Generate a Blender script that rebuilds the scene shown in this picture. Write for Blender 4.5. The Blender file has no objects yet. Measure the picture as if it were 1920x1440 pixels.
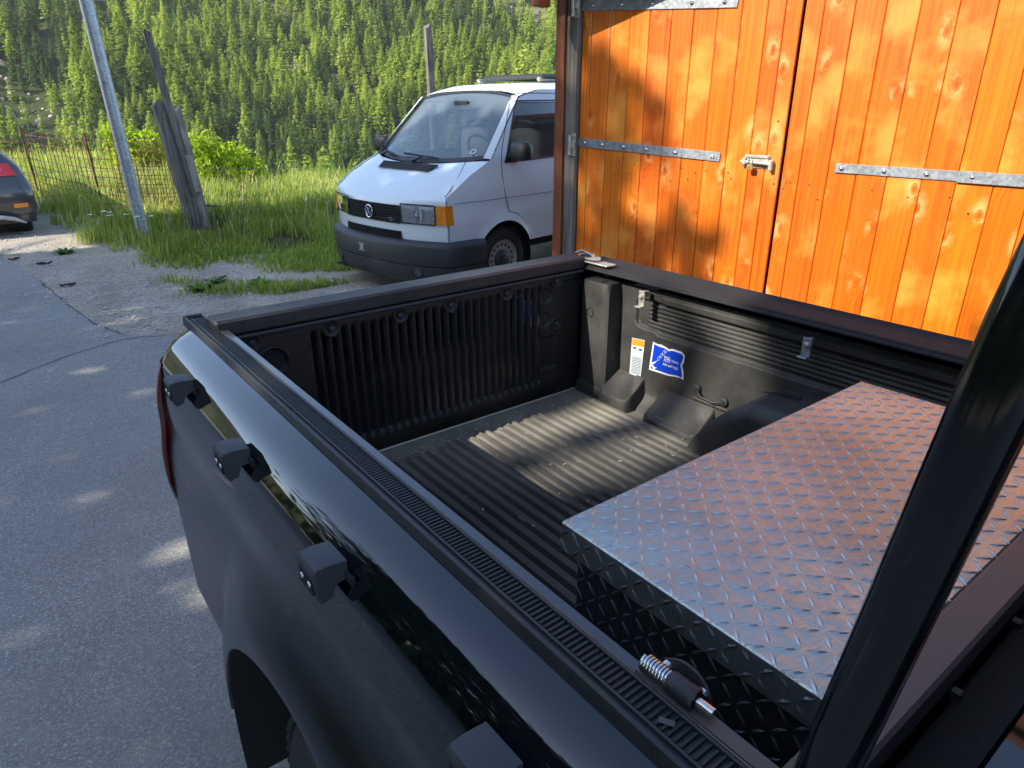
import bpy, math, random
import numpy as np
from mathutils import Vector, Matrix
random.seed(7); rng = np.random.default_rng(7)
scene = bpy.context.scene
col = scene.collection
sin, cos, pi = math.sin, math.cos, math.pi
# ------------------------------------------------------------------ camera
CAM = Vector((0, 0, 1.83))
cd = bpy.data.cameras.new('camera'); cam = bpy.data.objects.new('camera', cd); col.objects.link(cam)
cd.sensor_width = 36; cd.lens = 1263.79 / 1920 * 36; cd.clip_start = .02; cd.clip_end = 3000
rt = Vector((.79299751, -.60920703, -.0046629)); up = Vector((.23688609, .3012822, .92364171)); fw = Vector((.56128417, .73355016, -.38322871))
m = Matrix((rt, up, -fw)).transposed().to_4x4(); m.translation = CAM
cam.matrix_world = m; scene.camera = cam
# ------------------------------------------------------------------ sky, sun, exposure
SUN = Vector((-.68, .105, .50)).normalized()
SUN_EL = math.asin(SUN.z); SUN_AZ = math.atan2(SUN.x, SUN.y)
w = bpy.data.worlds.new('World'); scene.world = w; w.use_nodes = True
nt = w.node_tree; nt.nodes.clear()
sky = nt.nodes.new('ShaderNodeTexSky'); sky.sky_type = 'NISHITA'; sky.sun_disc = False
sky.sun_elevation = SUN_EL; sky.sun_rotation = SUN_AZ; sky.altitude = 1400; sky.air_density = 1.0; sky.dust_density = 2.2; sky.ozone_density = .5
bg = nt.nodes.new('ShaderNodeBackground'); bg.inputs[1].default_value = .15
wo = nt.nodes.new('ShaderNodeOutputWorld'); nt.links.new(sky.outputs[0], bg.inputs[0]); nt.links.new(bg.outputs[0], wo.inputs[0])
sl = bpy.data.lights.new('sun', 'SUN'); sl.energy = 3.1; sl.angle = math.radians(.53); sl.color = (1, .93, .80)
so = bpy.data.objects.new('sun', sl); col.objects.link(so)
so.rotation_euler = SUN.to_track_quat('Z', 'Y').to_euler(); so.location = (-30, 5, 30)
scene.view_settings.view_transform = 'Standard'; scene.view_settings.look = 'None'
scene.view_settings.exposure = 1.5; scene.view_settings.gamma = 1; scene.view_settings.use_curve_mapping = False
scene.cycles.max_bounces = 7; scene.cycles.transparent_max_bounces = 12

# ------------------------------------------------------------------ material helpers
def C(r, g, b): return (r, g, b, 1)
class Mat:
    def __init__(s, name):
        s.m = bpy.data.materials.new(name); s.m.use_nodes = True; s.t = s.m.node_tree; s.t.nodes.clear()
        s.out = s.t.nodes.new('ShaderNodeOutputMaterial')
    def n(s, ty, ins={}, **kw):
        nd = s.t.nodes.new('ShaderNode' + ty)
        for k, v in kw.items(): setattr(nd, k, v)
        for k, v in ins.items():
            if isinstance(v, bpy.types.NodeSocket): s.t.links.new(v, nd.inputs[k])
            else: nd.inputs[k].default_value = v
        return nd
    def coord(s, scale=(1, 1, 1), rot=(0, 0, 0), kind='Object'):
        tc = s.n('TexCoord'); mp = s.n('Mapping', {'Vector': tc.outputs[kind], 'Scale': scale, 'Rotation': rot}); return mp.outputs[0]
    def noise(s, vec, scale, detail=4, rough=.55, dist=0):
        return s.n('TexNoise', {'Vector': vec, 'Scale': scale, 'Detail': detail, 'Roughness': rough, 'Distortion': dist}).outputs[0]
    def ramp(s, fac, stops, interp='LINEAR'):
        nd = s.n('ValToRGB', {'Fac': fac}); r = nd.color_ramp; r.interpolation = interp
        while len(r.elements) < len(stops): r.elements.new(.5)
        for e, (p, c) in zip(r.elements, stops): e.position = p; e.color = c if len(c) == 4 else (*c, 1)
        return nd.outputs[0]
    def mix(s, a, b, fac, mode='MIX'):
        nd = s.n('MixRGB', {'Fac': fac, 'Color1': a, 'Color2': b}); nd.blend_type = mode; return nd.outputs[0]
    def math(s, op, a, b=0.0, c=None):
        i = {0: a, 1: b}
        if c is not None: i[2] = c
        return s.n('Math', i, operation=op).outputs[0]
    def bump(s, h, strength=.3, dist=.01, normal=None):
        i = {'Height': h, 'Strength': strength, 'Distance': dist}
        if normal is not None: i['Normal'] = normal
        return s.n('Bump', i).outputs[0]
    def bsdf(s, **kw):
        i = {}
        names = dict(color='Base Color', rough='Roughness', metal='Metallic', normal='Normal', spec='Specular IOR Level', coat='Coat Weight', coatr='Coat Roughness', trans='Transmission Weight', alpha='Alpha', ior='IOR')
        for k, v in kw.items():
            if k == 'color' and isinstance(v, tuple) and len(v) == 3: v = (*v, 1)
            i[names[k]] = v
        b = s.n('BsdfPrincipled', i); s.t.links.new(b.outputs[0], s.out.inputs[0]); return b
def simple(name, color, rough=.5, metal=0, nscale=0, var=.25, bump=0, bscale=60, **kw):
    M = Mat(name); v = M.coord()
    c = color
    if nscale:
        f = M.noise(v, nscale, 5)
        c = M.mix(C(*[x * (1 - var) for x in color]), C(*[min(1, x * (1 + var)) for x in color]), f)
        r = M.math('MULTIPLY_ADD', f, .3, rough - .15)
    else: r = rough
    a = dict(color=c, rough=r, metal=metal, **kw)
    if bump: a['normal'] = M.bump(M.noise(v, bscale, 4), bump, .01)
    M.bsdf(**a); return M.m

def mat_asphalt():
    M = Mat('asphalt'); v = M.coord()
    sp = M.n('TexVoronoi', {'Vector': v, 'Scale': 190.0}); spc = sp.outputs['Color']
    g = M.ramp(M.n('SeparateColor', {0: spc}).outputs[0], [(0, (.16, .15, .135)), (.55, (.27, .26, .235)), (.85, (.37, .355, .32)), (1, (.62, .60, .54))])
    big = M.noise(v, .8, 5); mid = M.noise(v, 6, 5)
    c = M.mix(g, C(.28, .27, .245), .35)
    c = M.mix(c, C(.17, .165, .15), M.ramp(big, [(.45, (0, 0, 0)), (.7, (.55, .55, .55))]))
    c = M.mix(c, C(.32, .30, .26), M.ramp(mid, [(.5, (0, 0, 0)), (.75, (.45, .45, .45))]))
    c = M.mix(c, C(.11, .10, .085), M.math('MULTIPLY', M.ramp(M.noise(v, 260, 2), [(.6, (0, 0, 0)), (.7, (1, 1, 1))]), .5))
    h = M.math('ADD', M.math('MULTIPLY', sp.outputs['Distance'], .8), M.math('MULTIPLY', M.noise(v, 220, 2), .6))
    M.bsdf(color=c, rough=.82, spec=.35, normal=M.bump(h, .6, .006)); return M.m
def mat_gravel():
    M = Mat('gravel_verge'); v = M.coord()
    a = M.noise(v, 2.2, 6); b = M.noise(v, 40, 5, .7); d = M.n('TexVoronoi', {'Vector': v, 'Scale': 60.0})
    c = M.ramp(a, [(.3, (.32, .265, .195)), (.55, (.48, .41, .31)), (.75, (.60, .53, .43))])
    c = M.mix(c, C(.10, .09, .075), M.ramp(b, [(.45, (0, 0, 0)), (.62, (.6, .6, .6))]))
    c = M.mix(c, C(.5, .48, .44), M.ramp(M.n('SeparateColor', {0: d.outputs['Color']}).outputs[0], [(.86, (0, 0, 0)), (.92, (.7, .7, .7))]))
    M.bsdf(color=c, rough=.95, normal=M.bump(M.math('ADD', b, M.math('MULTIPLY', d.outputs['Distance'], .6)), .8, .02)); return M.m
def mat_soil():
    M = Mat('grassy_soil'); v = M.coord()
    a = M.noise(v, 1.3, 6); b = M.noise(v, 25, 5, .7)
    c = M.ramp(a, [(.35, (.08, .085, .03)), (.5, (.15, .13, .06)), (.68, (.27, .23, .15))])
    c = M.mix(c, C(.03, .04, .015), M.ramp(b, [(.42, (0, 0, 0)), (.6, (.7, .7, .7))]))
    M.bsdf(color=c, rough=1, spec=.1, normal=M.bump(b, .8, .05)); return M.m
def mat_hill():
    M = Mat('forest_floor'); v = M.coord()
    a = M.noise(v, .03, 6); b = M.noise(v, .4, 6, .7)
    c = M.ramp(a, [(.35, (.035, .05, .015)), (.55, (.07, .085, .03)), (.72, (.20, .17, .13))])
    c = M.mix(c, C(.30, .25, .21), M.ramp(b, [(.58, (0, 0, 0)), (.75, (.7, .7, .7))]))
    M.bsdf(color=c, rough=1, spec=.05, normal=M.bump(b, 1, 1.5)); return M.m
def mat_leaf(name, lo, mid, hi, scale=.05, trans=.35, tcol=None, attr=False):
    M = Mat(name)
    geo = M.n('NewGeometry'); oi = M.n('ObjectInfo')
    f = M.noise(geo.outputs['Position'], scale, 3, .7)
    f = M.math('ADD', M.math('MULTIPLY', f, .8), M.math('MULTIPLY', M.math('ADD', oi.outputs['Random'], geo.outputs['Random Per Island']), .12))
    if attr:
        at = M.n('Attribute', attribute_name='tint')
        f = M.math('ADD', M.math('MULTIPLY', f, .35), M.math('MULTIPLY', at.outputs['Fac'], .65))
    c = M.ramp(f, [(.28, lo), (.5, mid), (.72, hi)])
    d = M.n('BsdfDiffuse', {'Color': c}); t = M.n('BsdfTranslucent', {'Color': M.mix(c, C(*(tcol or hi)), .45)})
    g = M.n('BsdfGlossy', {'Roughness': .5, 'Color': C(.6, .6, .6)})
    s1 = M.n('MixShader', {0: trans, 1: d.outputs[0], 2: t.outputs[0]})
    s2 = M.n('MixShader', {0: .03, 1: s1.outputs[0], 2: g.outputs[0]})
    M.t.links.new(s2.outputs[0], M.out.inputs[0]); return M.m
WA = math.radians(13.0881)
def mat_plank():
    M = Mat('orange_stained_spruce')
    v = M.coord(rot=(0, 0, -WA)); oi = M.n('ObjectInfo')
    off = M.n('CombineXYZ', {1: M.math('MULTIPLY', oi.outputs['Random'], 7.3), 2: M.math('MULTIPLY', oi.outputs['Random'], 31.7)}).outputs[0]
    p = M.n('VectorMath', {0: v, 1: off}, operation='ADD').outputs[0]
    # knots: stretched voronoi cells in (s, z)
    sx_ = M.n('SeparateXYZ', {0: p}); kp = M.n('Mapping', {'Vector': M.n('CombineXYZ', {0: sx_.outputs[1], 1: sx_.outputs[2]}).outputs[0], 'Scale': (7.0, 3.9, 1)}).outputs[0]
    vo = M.n('TexVoronoi', {'Vector': kp, 'Scale': 1.0, 'Randomness': .9}, voronoi_dimensions='2D'); dist = vo.outputs['Distance']
    keep = M.ramp(M.n('SeparateColor', {0: vo.outputs['Color']}).outputs[0], [(.50, (0, 0, 0)), (.54, (1, 1, 1))])
    warp = M.math('MULTIPLY', M.ramp(dist, [(0, (1, 1, 1)), (.36, (0, 0, 0))]), keep)
    gp = M.n('Mapping', {'Vector': p, 'Scale': (1, 34, 1.1)}).outputs[0]
    gp2 = M.n('VectorMath', {0: gp, 1: M.n('CombineXYZ', {1: M.math('MULTIPLY', warp, 2.6), 2: M.math('MULTIPLY', warp, .5)}).outputs[0]}, operation='ADD').outputs[0]
    grain = M.noise(gp2, 1.6, 5, .6, .35); fine = M.noise(M.n('Mapping', {'Vector': p, 'Scale': (1, 160, 3)}).outputs[0], 2.4, 3)
    blot = M.noise(p, 2.6, 4); cath = M.n('TexWave', {'Vector': M.n('Mapping', {'Vector': gp2, 'Scale': (1, .5, .5)}).outputs[0], 'Scale': .7, 'Distortion': 5.0, 'Detail': 2.0}, wave_type='RINGS').outputs[1]
    c = M.ramp(grain, [(.22, (.48, .076, .002)), (.45, (.66, .132, .002)), (.62, (.73, .165, .004)), (.82, (.79, .22, .009))])
    c = M.mix(c, C(.45, .07, .003), M.math('MULTIPLY', M.ramp(cath, [(.8, (0, 0, 0)), (.95, (1, 1, 1))]), .28))
    c = M.mix(c, C(.9, .36, .05), M.ramp(blot, [(.52, (0, 0, 0)), (.66, (.65, .65, .65))]))
    c = M.mix(c, C(.55, .10, .004), M.math('MULTIPLY', M.ramp(fine, [(.55, (0, 0, 0)), (.7, (1, 1, 1))]), .35))
    halo = M.math('MULTIPLY', M.ramp(dist, [(.06, (0, 0, 0)), (.11, (1, 1, 1)), (.34, (0, 0, 0))]), keep)
    c = M.mix(c, C(.93, .50, .17), M.math('MULTIPLY', M.math('MULTIPLY', halo, M.ramp(M.noise(p, 13, 4), [(.46, (0, 0, 0)), (.6, (1, 1, 1))])), .6))
    core = M.math('MULTIPLY', M.ramp(dist, [(.035, (1, 1, 1)), (.065, (0, 0, 0))]), keep)
    c = M.mix(c, C(.30, .05, .004), M.math('MULTIPLY', core, .6))
    ring = M.math('MULTIPLY', M.ramp(dist, [(.075, (0, 0, 0)), (.088, (1, 1, 1)), (.11, (0, 0, 0))]), keep)
    c = M.mix(c, C(.38, .06, .003), M.math('MULTIPLY', ring, .7))
    tone = M.math('MULTIPLY_ADD', oi.outputs['Random'], .07, .955)
    c = M.n('HueSaturation', {'Color': c, 'Value': tone, 'Hue': M.math('MULTIPLY_ADD', oi.outputs['Random'], .012, .494)}).outputs[0]
    h = M.math('ADD', M.math('MULTIPLY', grain, .5), M.math('ADD', M.math('MULTIPLY', warp, .9), M.math('MULTIPLY', fine, .15)))
    M.bsdf(color=c, rough=M.math('MULTIPLY_ADD', blot, .25, .28), spec=.5, coat=.15, coatr=.25, normal=M.bump(h, .35, .006)); return M.m
def mat_timber(name, lo, hi, rotz=0, grain=30, rough=.85):
    M = Mat(name); v = M.coord(rot=(0, 0, rotz)); gp = M.n('Mapping', {'Vector': v, 'Scale': (grain, grain, 1.3)}).outputs[0]
    g = M.noise(gp, 1.5, 6, .65, .3); b = M.noise(v, 3, 4)
    c = M.ramp(g, [(.3, lo), (.5, tuple((x + y) / 2 for x, y in zip(lo, hi))), (.72, hi)])
    c = M.mix(c, C(*[x * .45 for x in lo]), M.ramp(b, [(.5, (0, 0, 0)), (.72, (.6, .6, .6))]))
    M.bsdf(color=c, rough=rough, normal=M.bump(g, .7, .012)); return M.m
def mat_liner(name, base, dust, dustamt=.3, scale=420, rough=.42, sunlit_dust=False, dz=.787):
    M = Mat(name); v = M.coord()
    c = M.mix(C(*base), C(*dust), M.math('MULTIPLY', M.ramp(M.noise(v, 5, 6, .65), [(.38, (0, 0, 0)), (.75, (1, 1, 1))]), dustamt))
    if sunlit_dust:
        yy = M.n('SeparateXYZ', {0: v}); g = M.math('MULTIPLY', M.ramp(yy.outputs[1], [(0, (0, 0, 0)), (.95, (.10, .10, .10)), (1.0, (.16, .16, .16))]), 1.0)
        near = M.n('MapRange', {0: M.math('ADD', yy.outputs[1], M.math('MULTIPLY', yy.outputs[0], .5)), 1: 1.75, 2: 2.35, 3: .04, 4: 1.0}).outputs[0]  # dust gathered at the tailgate; falloff also paints the sunlit patch brighter
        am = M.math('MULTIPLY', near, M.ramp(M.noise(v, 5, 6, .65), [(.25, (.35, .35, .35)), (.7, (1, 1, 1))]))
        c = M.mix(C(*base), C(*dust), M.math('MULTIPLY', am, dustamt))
    sc = M.ramp(M.noise(M.n('Mapping', {'Vector': v, 'Scale': (60, 6, 6)}).outputs[0], 2, 4), [(.66, (0, 0, 0)), (.8, (1, 1, 1))])
    c = M.mix(c, C(*[min(1, x * 2.2) for x in dust]), M.math('MULTIPLY', sc, .18))
    sp = M.ramp(M.noise(v, 300, 2), [(.66, (0, 0, 0)), (.74, (1, 1, 1))])
    c = M.mix(c, C(*dust), M.math('MULTIPLY', sp, .5))
    vo = M.n('TexVoronoi', {'Vector': v, 'Scale': float(scale)}).outputs['Distance']
    M.bsdf(color=c, rough=M.math('MULTIPLY_ADD', M.noise(v, 9, 4), .3, rough - .1), spec=.45, normal=M.bump(M.math('ADD', vo, M.noise(v, scale * .4, 3)), .45, .003)); return M.m
def mat_paint(name, color, rough=.06, dust=.25, coat=1.0, spec=.5):
    M = Mat(name); v = M.coord()
    n1 = M.noise(v, 4, 6, .7); sp = M.ramp(M.noise(v, 150, 2), [(.70, (0, 0, 0)), (.76, (1, 1, 1))])
    c = M.mix(C(*color), C(.10, .10, .10), M.math('MULTIPLY', M.ramp(n1, [(.45, (0, 0, 0)), (.8, (1, 1, 1))]), dust * .35))
    c = M.mix(c, C(.22, .22, .21), M.math('MULTIPLY', sp, dust))
    r = M.math('ADD', rough, M.math('MULTIPLY', M.ramp(n1, [(.4, (0, 0, 0)), (.8, (1, 1, 1))]), dust * .35))
    if name == 'black_car_paint':
        zz = M.n('SeparateXYZ', {0: v}).outputs[2]; low = M.n('MapRange', {0: zz, 1: 1.16, 2: .92, 3: 0.0, 4: 1.0}).outputs[0]
        r = M.math('ADD', r, M.math('MULTIPLY', low, .26)); c = M.mix(c, C(.018, .019, .022), M.math('MULTIPLY', low, M.math('MULTIPLY', n1, .5)))
    wv = M.noise(v, 2.5, 2)
    M.bsdf(color=c, rough=r, spec=spec, coat=coat, coatr=M.math('MULTIPLY', r, .8), normal=M.bump(wv, .02, .05)); return M.m
def mat_tread(name, color, metal, rough):
    M = Mat(name); v = M.coord()
    a = M.noise(v, 3.2, 5, .6, .6); b = M.noise(M.n('Mapping', {'Vector': v, 'Scale': (1, 5, 1)}).outputs[0], 14, 5, .7)
    c = M.mix(C(*color), C(*[x * .62 for x in color]), M.ramp(a, [(.4, (0, 0, 0)), (.7, (1, 1, 1))]))
    r = M.math('ADD', rough - .08, M.math('MULTIPLY', M.math('ADD', a, b), .14))
    M.bsdf(color=c, rough=r, metal=metal, normal=M.bump(M.math('ADD', a, M.math('MULTIPLY', b, .3)), .45, .03)); return M.m
def mat_galv(name='galvanised_steel', base=(.42, .46, .50)):
    M = Mat(name); v = M.coord(); vo = M.n('TexVoronoi', {'Vector': v, 'Scale': 70.0})
    c = M.mix(C(*base), C(*[x * .6 for x in base]), M.n('SeparateColor', {0: vo.outputs['Color']}).outputs[0])
    c = M.mix(c, C(.18, .17, .15), M.ramp(M.noise(v, 8, 5), [(.55, (0, 0, 0)), (.8, (.7, .7, .7))]))
    M.bsdf(color=c, rough=.48, metal=.65, normal=M.bump(M.noise(v, 50, 3), .15, .004)); return M.m
def mat_glass(name, tint, fac=.35, rough=.02, dcol=(.35, .38, .40), haze=.10):
    M = Mat(name)
    tr = M.n('BsdfTransparent', {'Color': C(*tint)}); gl = M.n('BsdfGlossy', {'Color': C(1, 1, 1), 'Roughness': rough})
    df = M.n('BsdfDiffuse', {'Color': C(*dcol)})
    lw = M.n('LayerWeight', {'Blend': fac})
    a = M.n('MixShader', {0: haze, 1: tr.outputs[0], 2: df.outputs[0]})
    b = M.n('MixShader', {0: lw.outputs['Fresnel'], 1: a.outputs[0], 2: gl.outputs[0]})
    M.t.links.new(b.outputs[0], M.out.inputs[0]); return M.m
def mat_rust(name='rusty_rebar'):
    M = Mat(name); v = M.coord(); c = M.ramp(M.noise(v, 9, 5), [(.35, (.04, .02, .014)), (.55, (.17, .07, .035)), (.75, (.34, .16, .08))])
    M.bsdf(color=c, rough=.85); return M.m
MT = dict(
    asphalt=mat_asphalt(), gravel=mat_gravel(), soil=mat_soil(), hill=mat_hill(),
    larch=mat_leaf('larch_needles', (.14, .20, .024), (.32, .43, .045), (.53, .60, .10), .02, .42),
    spruce=mat_leaf('spruce_needles', (.05, .09, .025), (.11, .18, .035), (.20, .29, .06), .02, .3),
    grass=mat_leaf('grass_blades', (.055, .085, .022), (.10, .185, .035), (.50, .50, .16), .6, .5, (.75, .90, .08), True),
    bush=mat_leaf('bush_leaves', (.12, .19, .015), (.29, .42, .02), (.48, .58, .04), 1.5, .5, (.7, .85, .03)),
    leaf=mat_leaf('tree_leaves', (.03, .06, .012), (.06, .11, .02), (.10, .17, .03), .4, .25),
    weed=mat_leaf('weed_leaves', (.04, .10, .02), (.08, .18, .03), (.14, .26, .05), 3, .35),
    bark=mat_timber('bark', (.05, .04, .03), (.16, .13, .10), 0, 8), petal=simple('white_petals', (.8, .8, .76), .8),
    plank=mat_plank(), brown=mat_timber('brown_stained_timber', (.12, .028, .008), (.34, .09, .022), 0, 40, .5),
    gable=mat_timber('pale_weathered_boards', (.34, .33, .32), (.55, .54, .52), -WA, 20), grey=mat_timber('weathered_grey_timber', (.05, .042, .036), (.27, .24, .21), 0, 26), greyb=mat_timber('bleached_timber', (.16, .13, .10), (.46, .41, .35), 0, 22),
    dark=simple('dark_interior', (.012, .011, .010), .9), galv=mat_galv(), zinc=mat_galv('zinc_plated_steel', (.62, .60, .52)),
    brass=simple('brass', (.75, .55, .22), .35, .9), rust=mat_rust(),
    black=mat_paint('black_car_paint', (.002, .0025, .005), .035, .05, .6, .5), blackc=mat_paint('black_gloss_coating', (.004, .004, .005), .12, .04, .5),
    vpaint=mat_paint('white_van_paint', (.72, .80, .82), .25, .08, .5), gpaint=mat_paint('grey_car_paint', (.055, .05, .055), .18, .3),
    trim=simple('matt_black_plastic', (.016, .017, .019), .42, 0, 30, .3, .25, 500), railb=simple('coarse_black_rail_plastic', (.022, .022, .023), .75, 0, 30, .4, .3, 500, spec=.25), trim2=simple('charcoal_plastic', (.028, .032, .037), .5, 0, 20, .3, .2, 300),
    bumper=simple('bumper_plastic', (.030, .033, .038), .52, 0, 12, .35, .15, 120),
    liner=mat_liner('ribbed_bed_liner', (.016, .017, .018), (.38, .35, .28), .56, sunlit_dust=True), linerw=mat_liner('moulded_wall_liner', (.020, .020, .021), (.22, .205, .175), .24),
    linert=mat_liner('tailgate_liner', (.010, .009, .009), (.10, .065, .045), .35, 300, .36),
    tread=mat_tread('bright_tread_plate', (.44, .50, .49), .78, .185), treadd=mat_tread('black_tread_plate', (.075, .078, .085), .7, .3),
    treade=mat_tread('tread_plate_edge', (.40, .44, .45), .9, .38), lozenge=simple('tread_lozenge_metal', (.42, .44, .46), .30, .85),
    lozenged=simple('dark_lozenge_metal', (.25, .27, .30), .28, .9),
    steel=simple('polished_steel', (.62, .62, .64), .22, 1, 40, .2), rubber=simple('tyre_rubber', (.018, .018, .018), .75, 0, 30, .4, .3, 200),
    red=simple('red_lamp_lens', (.85, .02, .02), .2, 0, 0, coat=1.0), amber=simple('amber_lens', (.95, .25, .01), .15, 0, 25, .35, coat=1.0),
    lamp=simple('headlamp_reflector', (.80, .84, .88), .3, .4, 14, .25, .3, 25), silver=simple('silver_trim', (.45, .43, .40), .35, .5),
    chrome=simple('chrome', (.75, .76, .78), .12, 1), ws=mat_glass('windscreen_glass', (.66, .74, .78), .38, .02, (.40, .50, .58), .24), wd=mat_glass('side_window_glass', (.35, .36, .36), .18),  # windscreen's pale blue diffuse share paints in the sky reflection
    seat=simple('seat_fabric', (.10, .105, .11), .9, 0, 60, .3), grime=simple('dashboard_plastic', (.06, .065, .07), .7),
    blue=simple('blue_label_print', (.005, .05, .55), .4), white=simple('white_label_print', (.78, .80, .80), .45), lab2=simple('grey_label_print', (.45, .50, .55), .45, 0, 40, .3),
    orange=simple('orange_label_print', (.85, .27, .02), .45), seam=simple('pale_seam_metal', (.55, .50, .42), .4, .5), gap=simple('panel_gap', (.006, .006, .006), .9), sealm=simple('bitumen_seam', (.05, .05, .052), .9),
    wire=simple('fence_wire', (.28, .28, .28), .5, .8), strip=simple('grey_brown_bulkhead_cap', (.085, .075, .072), .5, .2, 30, .2, .15, 250),
)
# ------------------------------------------------------------------ mesh helpers
class MB:
    def __init__(s): s.v = []; s.f = []
    def quad(s, *p):
        b = len(s.v); s.v += [tuple(x) for x in p]; s.f.append(tuple(range(b, b + len(p)))); return s
    def box(s, c, size, M=None, bev=0):
        hx, hy, hz = [q / 2 for q in size]; b = len(s.v)
        if bev:
            # chamfered box: 24 verts
            bv = min(bev, hx * .9, hy * .9, hz * .9); vs = []; idx = {}
            for sx in (-1, 1):
                for sy in (-1, 1):
                    for sz in (-1, 1):
                        for a in range(3):
                            p = [sx * (hx - bv), sy * (hy - bv), sz * (hz - bv)]; p[a] += (sx, sy, sz)[a] * bv
                            idx[(sx, sy, sz, a)] = len(vs); vs.append(p)
            F = []
            for a in range(3):
                o = [i for i in range(3) if i != a]
                for sg in (-1, 1):
                    def key(u, v_):
                        k = [0, 0, 0]; k[a] = sg; k[o[0]] = u; k[o[1]] = v_; return (*k, a)
                    F.append([idx[key(-1, -1)], idx[key(1, -1)], idx[key(1, 1)], idx[key(-1, 1)]])
            for a in range(3):
                o = [i for i in range(3) if i != a]
                for u in (-1, 1):
                    for v_ in (-1, 1):
                        def kk(t, f):
                            k = [0, 0, 0]; k[a] = t; k[o[0]] = u; k[o[1]] = v_; return idx[(*k, f)]
                        F.append([kk(-1, o[0]), kk(1, o[0]), kk(1, o[1]), kk(-1, o[1])])
            for sx in (-1, 1):
                for sy in (-1, 1):
                    for sz in (-1, 1): F.append([idx[(sx, sy, sz, a)] for a in range(3)])
            P = vs
        else:
            P = [(x, y, z) for x in (-hx, hx) for y in (-hy, hy) for z in (-hz, hz)]
            F = [(0, 1, 3, 2), (4, 6, 7, 5), (0, 4, 5, 1), (2, 3, 7, 6), (0, 2, 6, 4), (1, 5, 7, 3)]
        c = Vector(c)
        for p in P:
            q = Vector(p)
            if M is not None: q = M @ q
            s.v.append(tuple(q + c))
        s.f += [tuple(b + i for i in f) for f in F]; return s
    def grid(s, rows, closed=False):
        b = len(s.v); n = len(rows[0])
        for r in rows: s.v += [tuple(p) for p in r]
        for i in range(len(rows) - 1):
            for j in range(n if closed else n - 1):
                k = (j + 1) % n; s.f.append((b + i * n + j, b + i * n + k, b + (i + 1) * n + k, b + (i + 1) * n + j))
        return s
    def cap(s, pts): return s.quad(*pts)
    def tube(s, path, rad, n=10, capped=True, sx=1.0, upv=None):
        path = [Vector(p) for p in path]; rows = []; prev = None
        rad = rad if isinstance(rad, (list, tuple)) else [rad] * len(path)
        for i, p in enumerate(path):
            d = (path[min(i + 1, len(path) - 1)] - path[max(i - 1, 0)]).normalized()
            u = prev if prev is not None else (Vector(upv) if upv else (Vector((0, 0, 1)) if abs(d.z) < .9 else Vector((1, 0, 0))))
            u = (u - d * u.dot(d)).normalized(); prev = u; q = d.cross(u)
            rows.append([p + (u * cos(2 * pi * k / n) * sx + q * sin(2 * pi * k / n)) * rad[i] for k in range(n)])
        s.grid(rows, True)
        if capped: s.cap(rows[0][::-1]); s.cap(rows[-1])
        return s
    def disc(s, c, ax, r, n=16, depth=0.0):
        ax = Vector(ax).normalized(); c = Vector(c); u = ax.orthogonal().normalized(); q = ax.cross(u)
        ring = [c + (u * cos(2 * pi * k / n) + q * sin(2 * pi * k / n)) * r for k in range(n)]
        top = [p + ax * depth for p in ring]
        if depth: s.grid([ring, top], True)
        s.cap(top); return s
    def lathe(s, c, ax, prof, n=24, a0=0, a1=2 * pi):
        ax = Vector(ax).normalized(); c = Vector(c); u = ax.orthogonal().normalized(); q = ax.cross(u); rows = []
        full = abs(a1 - a0 - 2 * pi) < 1e-4
        for r, h in prof: rows.append([c + ax * h + (u * cos(a0 + (a1 - a0) * k / (n if full else n - 1)) + q * sin(a0 + (a1 - a0) * k / (n if full else n - 1))) * r for k in range(n)])
        s.grid(rows, full); return s
    def poly(s, pts2, o, u, v_, nrm, depth):
        o, u, v_, nrm = map(Vector, (o, u, v_, nrm))
        a = [o + u * x + v_ * y for x, y in pts2]; b = [p + nrm * depth for p in a]
        s.grid([a, b], True); s.cap(b); s.cap(a[::-1]); return s
    def add(s, o): b = len(s.v); s.v += o.v; s.f += [tuple(b + i for i in f) for f in o.f]; return s
    def mesh(s, name, smooth=False):
        me = bpy.data.meshes.new(name); me.from_pydata(s.v, [], s.f); me.update()
        if smooth:
            me.polygons.foreach_set('use_smooth', [True] * len(me.polygons))
        return me
    def build(s, name, mat, parent=None, smooth=False, ang=None):
        me = s.mesh(name, smooth)
        if ang is not None:
            import bmesh
            bm = bmesh.new(); bm.from_mesh(me); bmesh.ops.remove_doubles(bm, verts=bm.verts, dist=1e-5); bmesh.ops.recalc_face_normals(bm, faces=bm.faces)
            for e in bm.edges:
                if len(e.link_faces) == 2 and e.calc_face_angle(0) > math.radians(ang): e.smooth = False
            bm.to_mesh(me); bm.free()
            me.polygons.foreach_set('use_smooth', [True] * len(me.polygons))
        return link(me, name, mat, parent)
def link(me, name, mat, parent=None):
    if mat is not None and not me.materials: me.materials.append(mat)
    o = bpy.data.objects.new(name, me); col.objects.link(o)
    if parent is not None:
        o.parent = parent
        if parent.type == 'EMPTY' and parent.get('_w'): o.matrix_parent_inverse = Matrix.Translation(-parent.location)
    return o
def thing(name, label, cat, loc=(0, 0, 0), group=None, rz=None):
    o = bpy.data.objects.new(name, None); col.objects.link(o); o.location = loc; o.empty_display_size = .2
    if rz is None: o['_w'] = 1        # parts are given in world coordinates
    else: o.rotation_euler = (0, 0, rz)
    return tag(o, label, cat, group)
def tag(o, label, cat, group=None, kind=None):
    if label: o['label'] = label
    if cat: o['category'] = cat
    if group: o['group'] = group
    if kind: o['kind'] = kind
    return o
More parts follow.
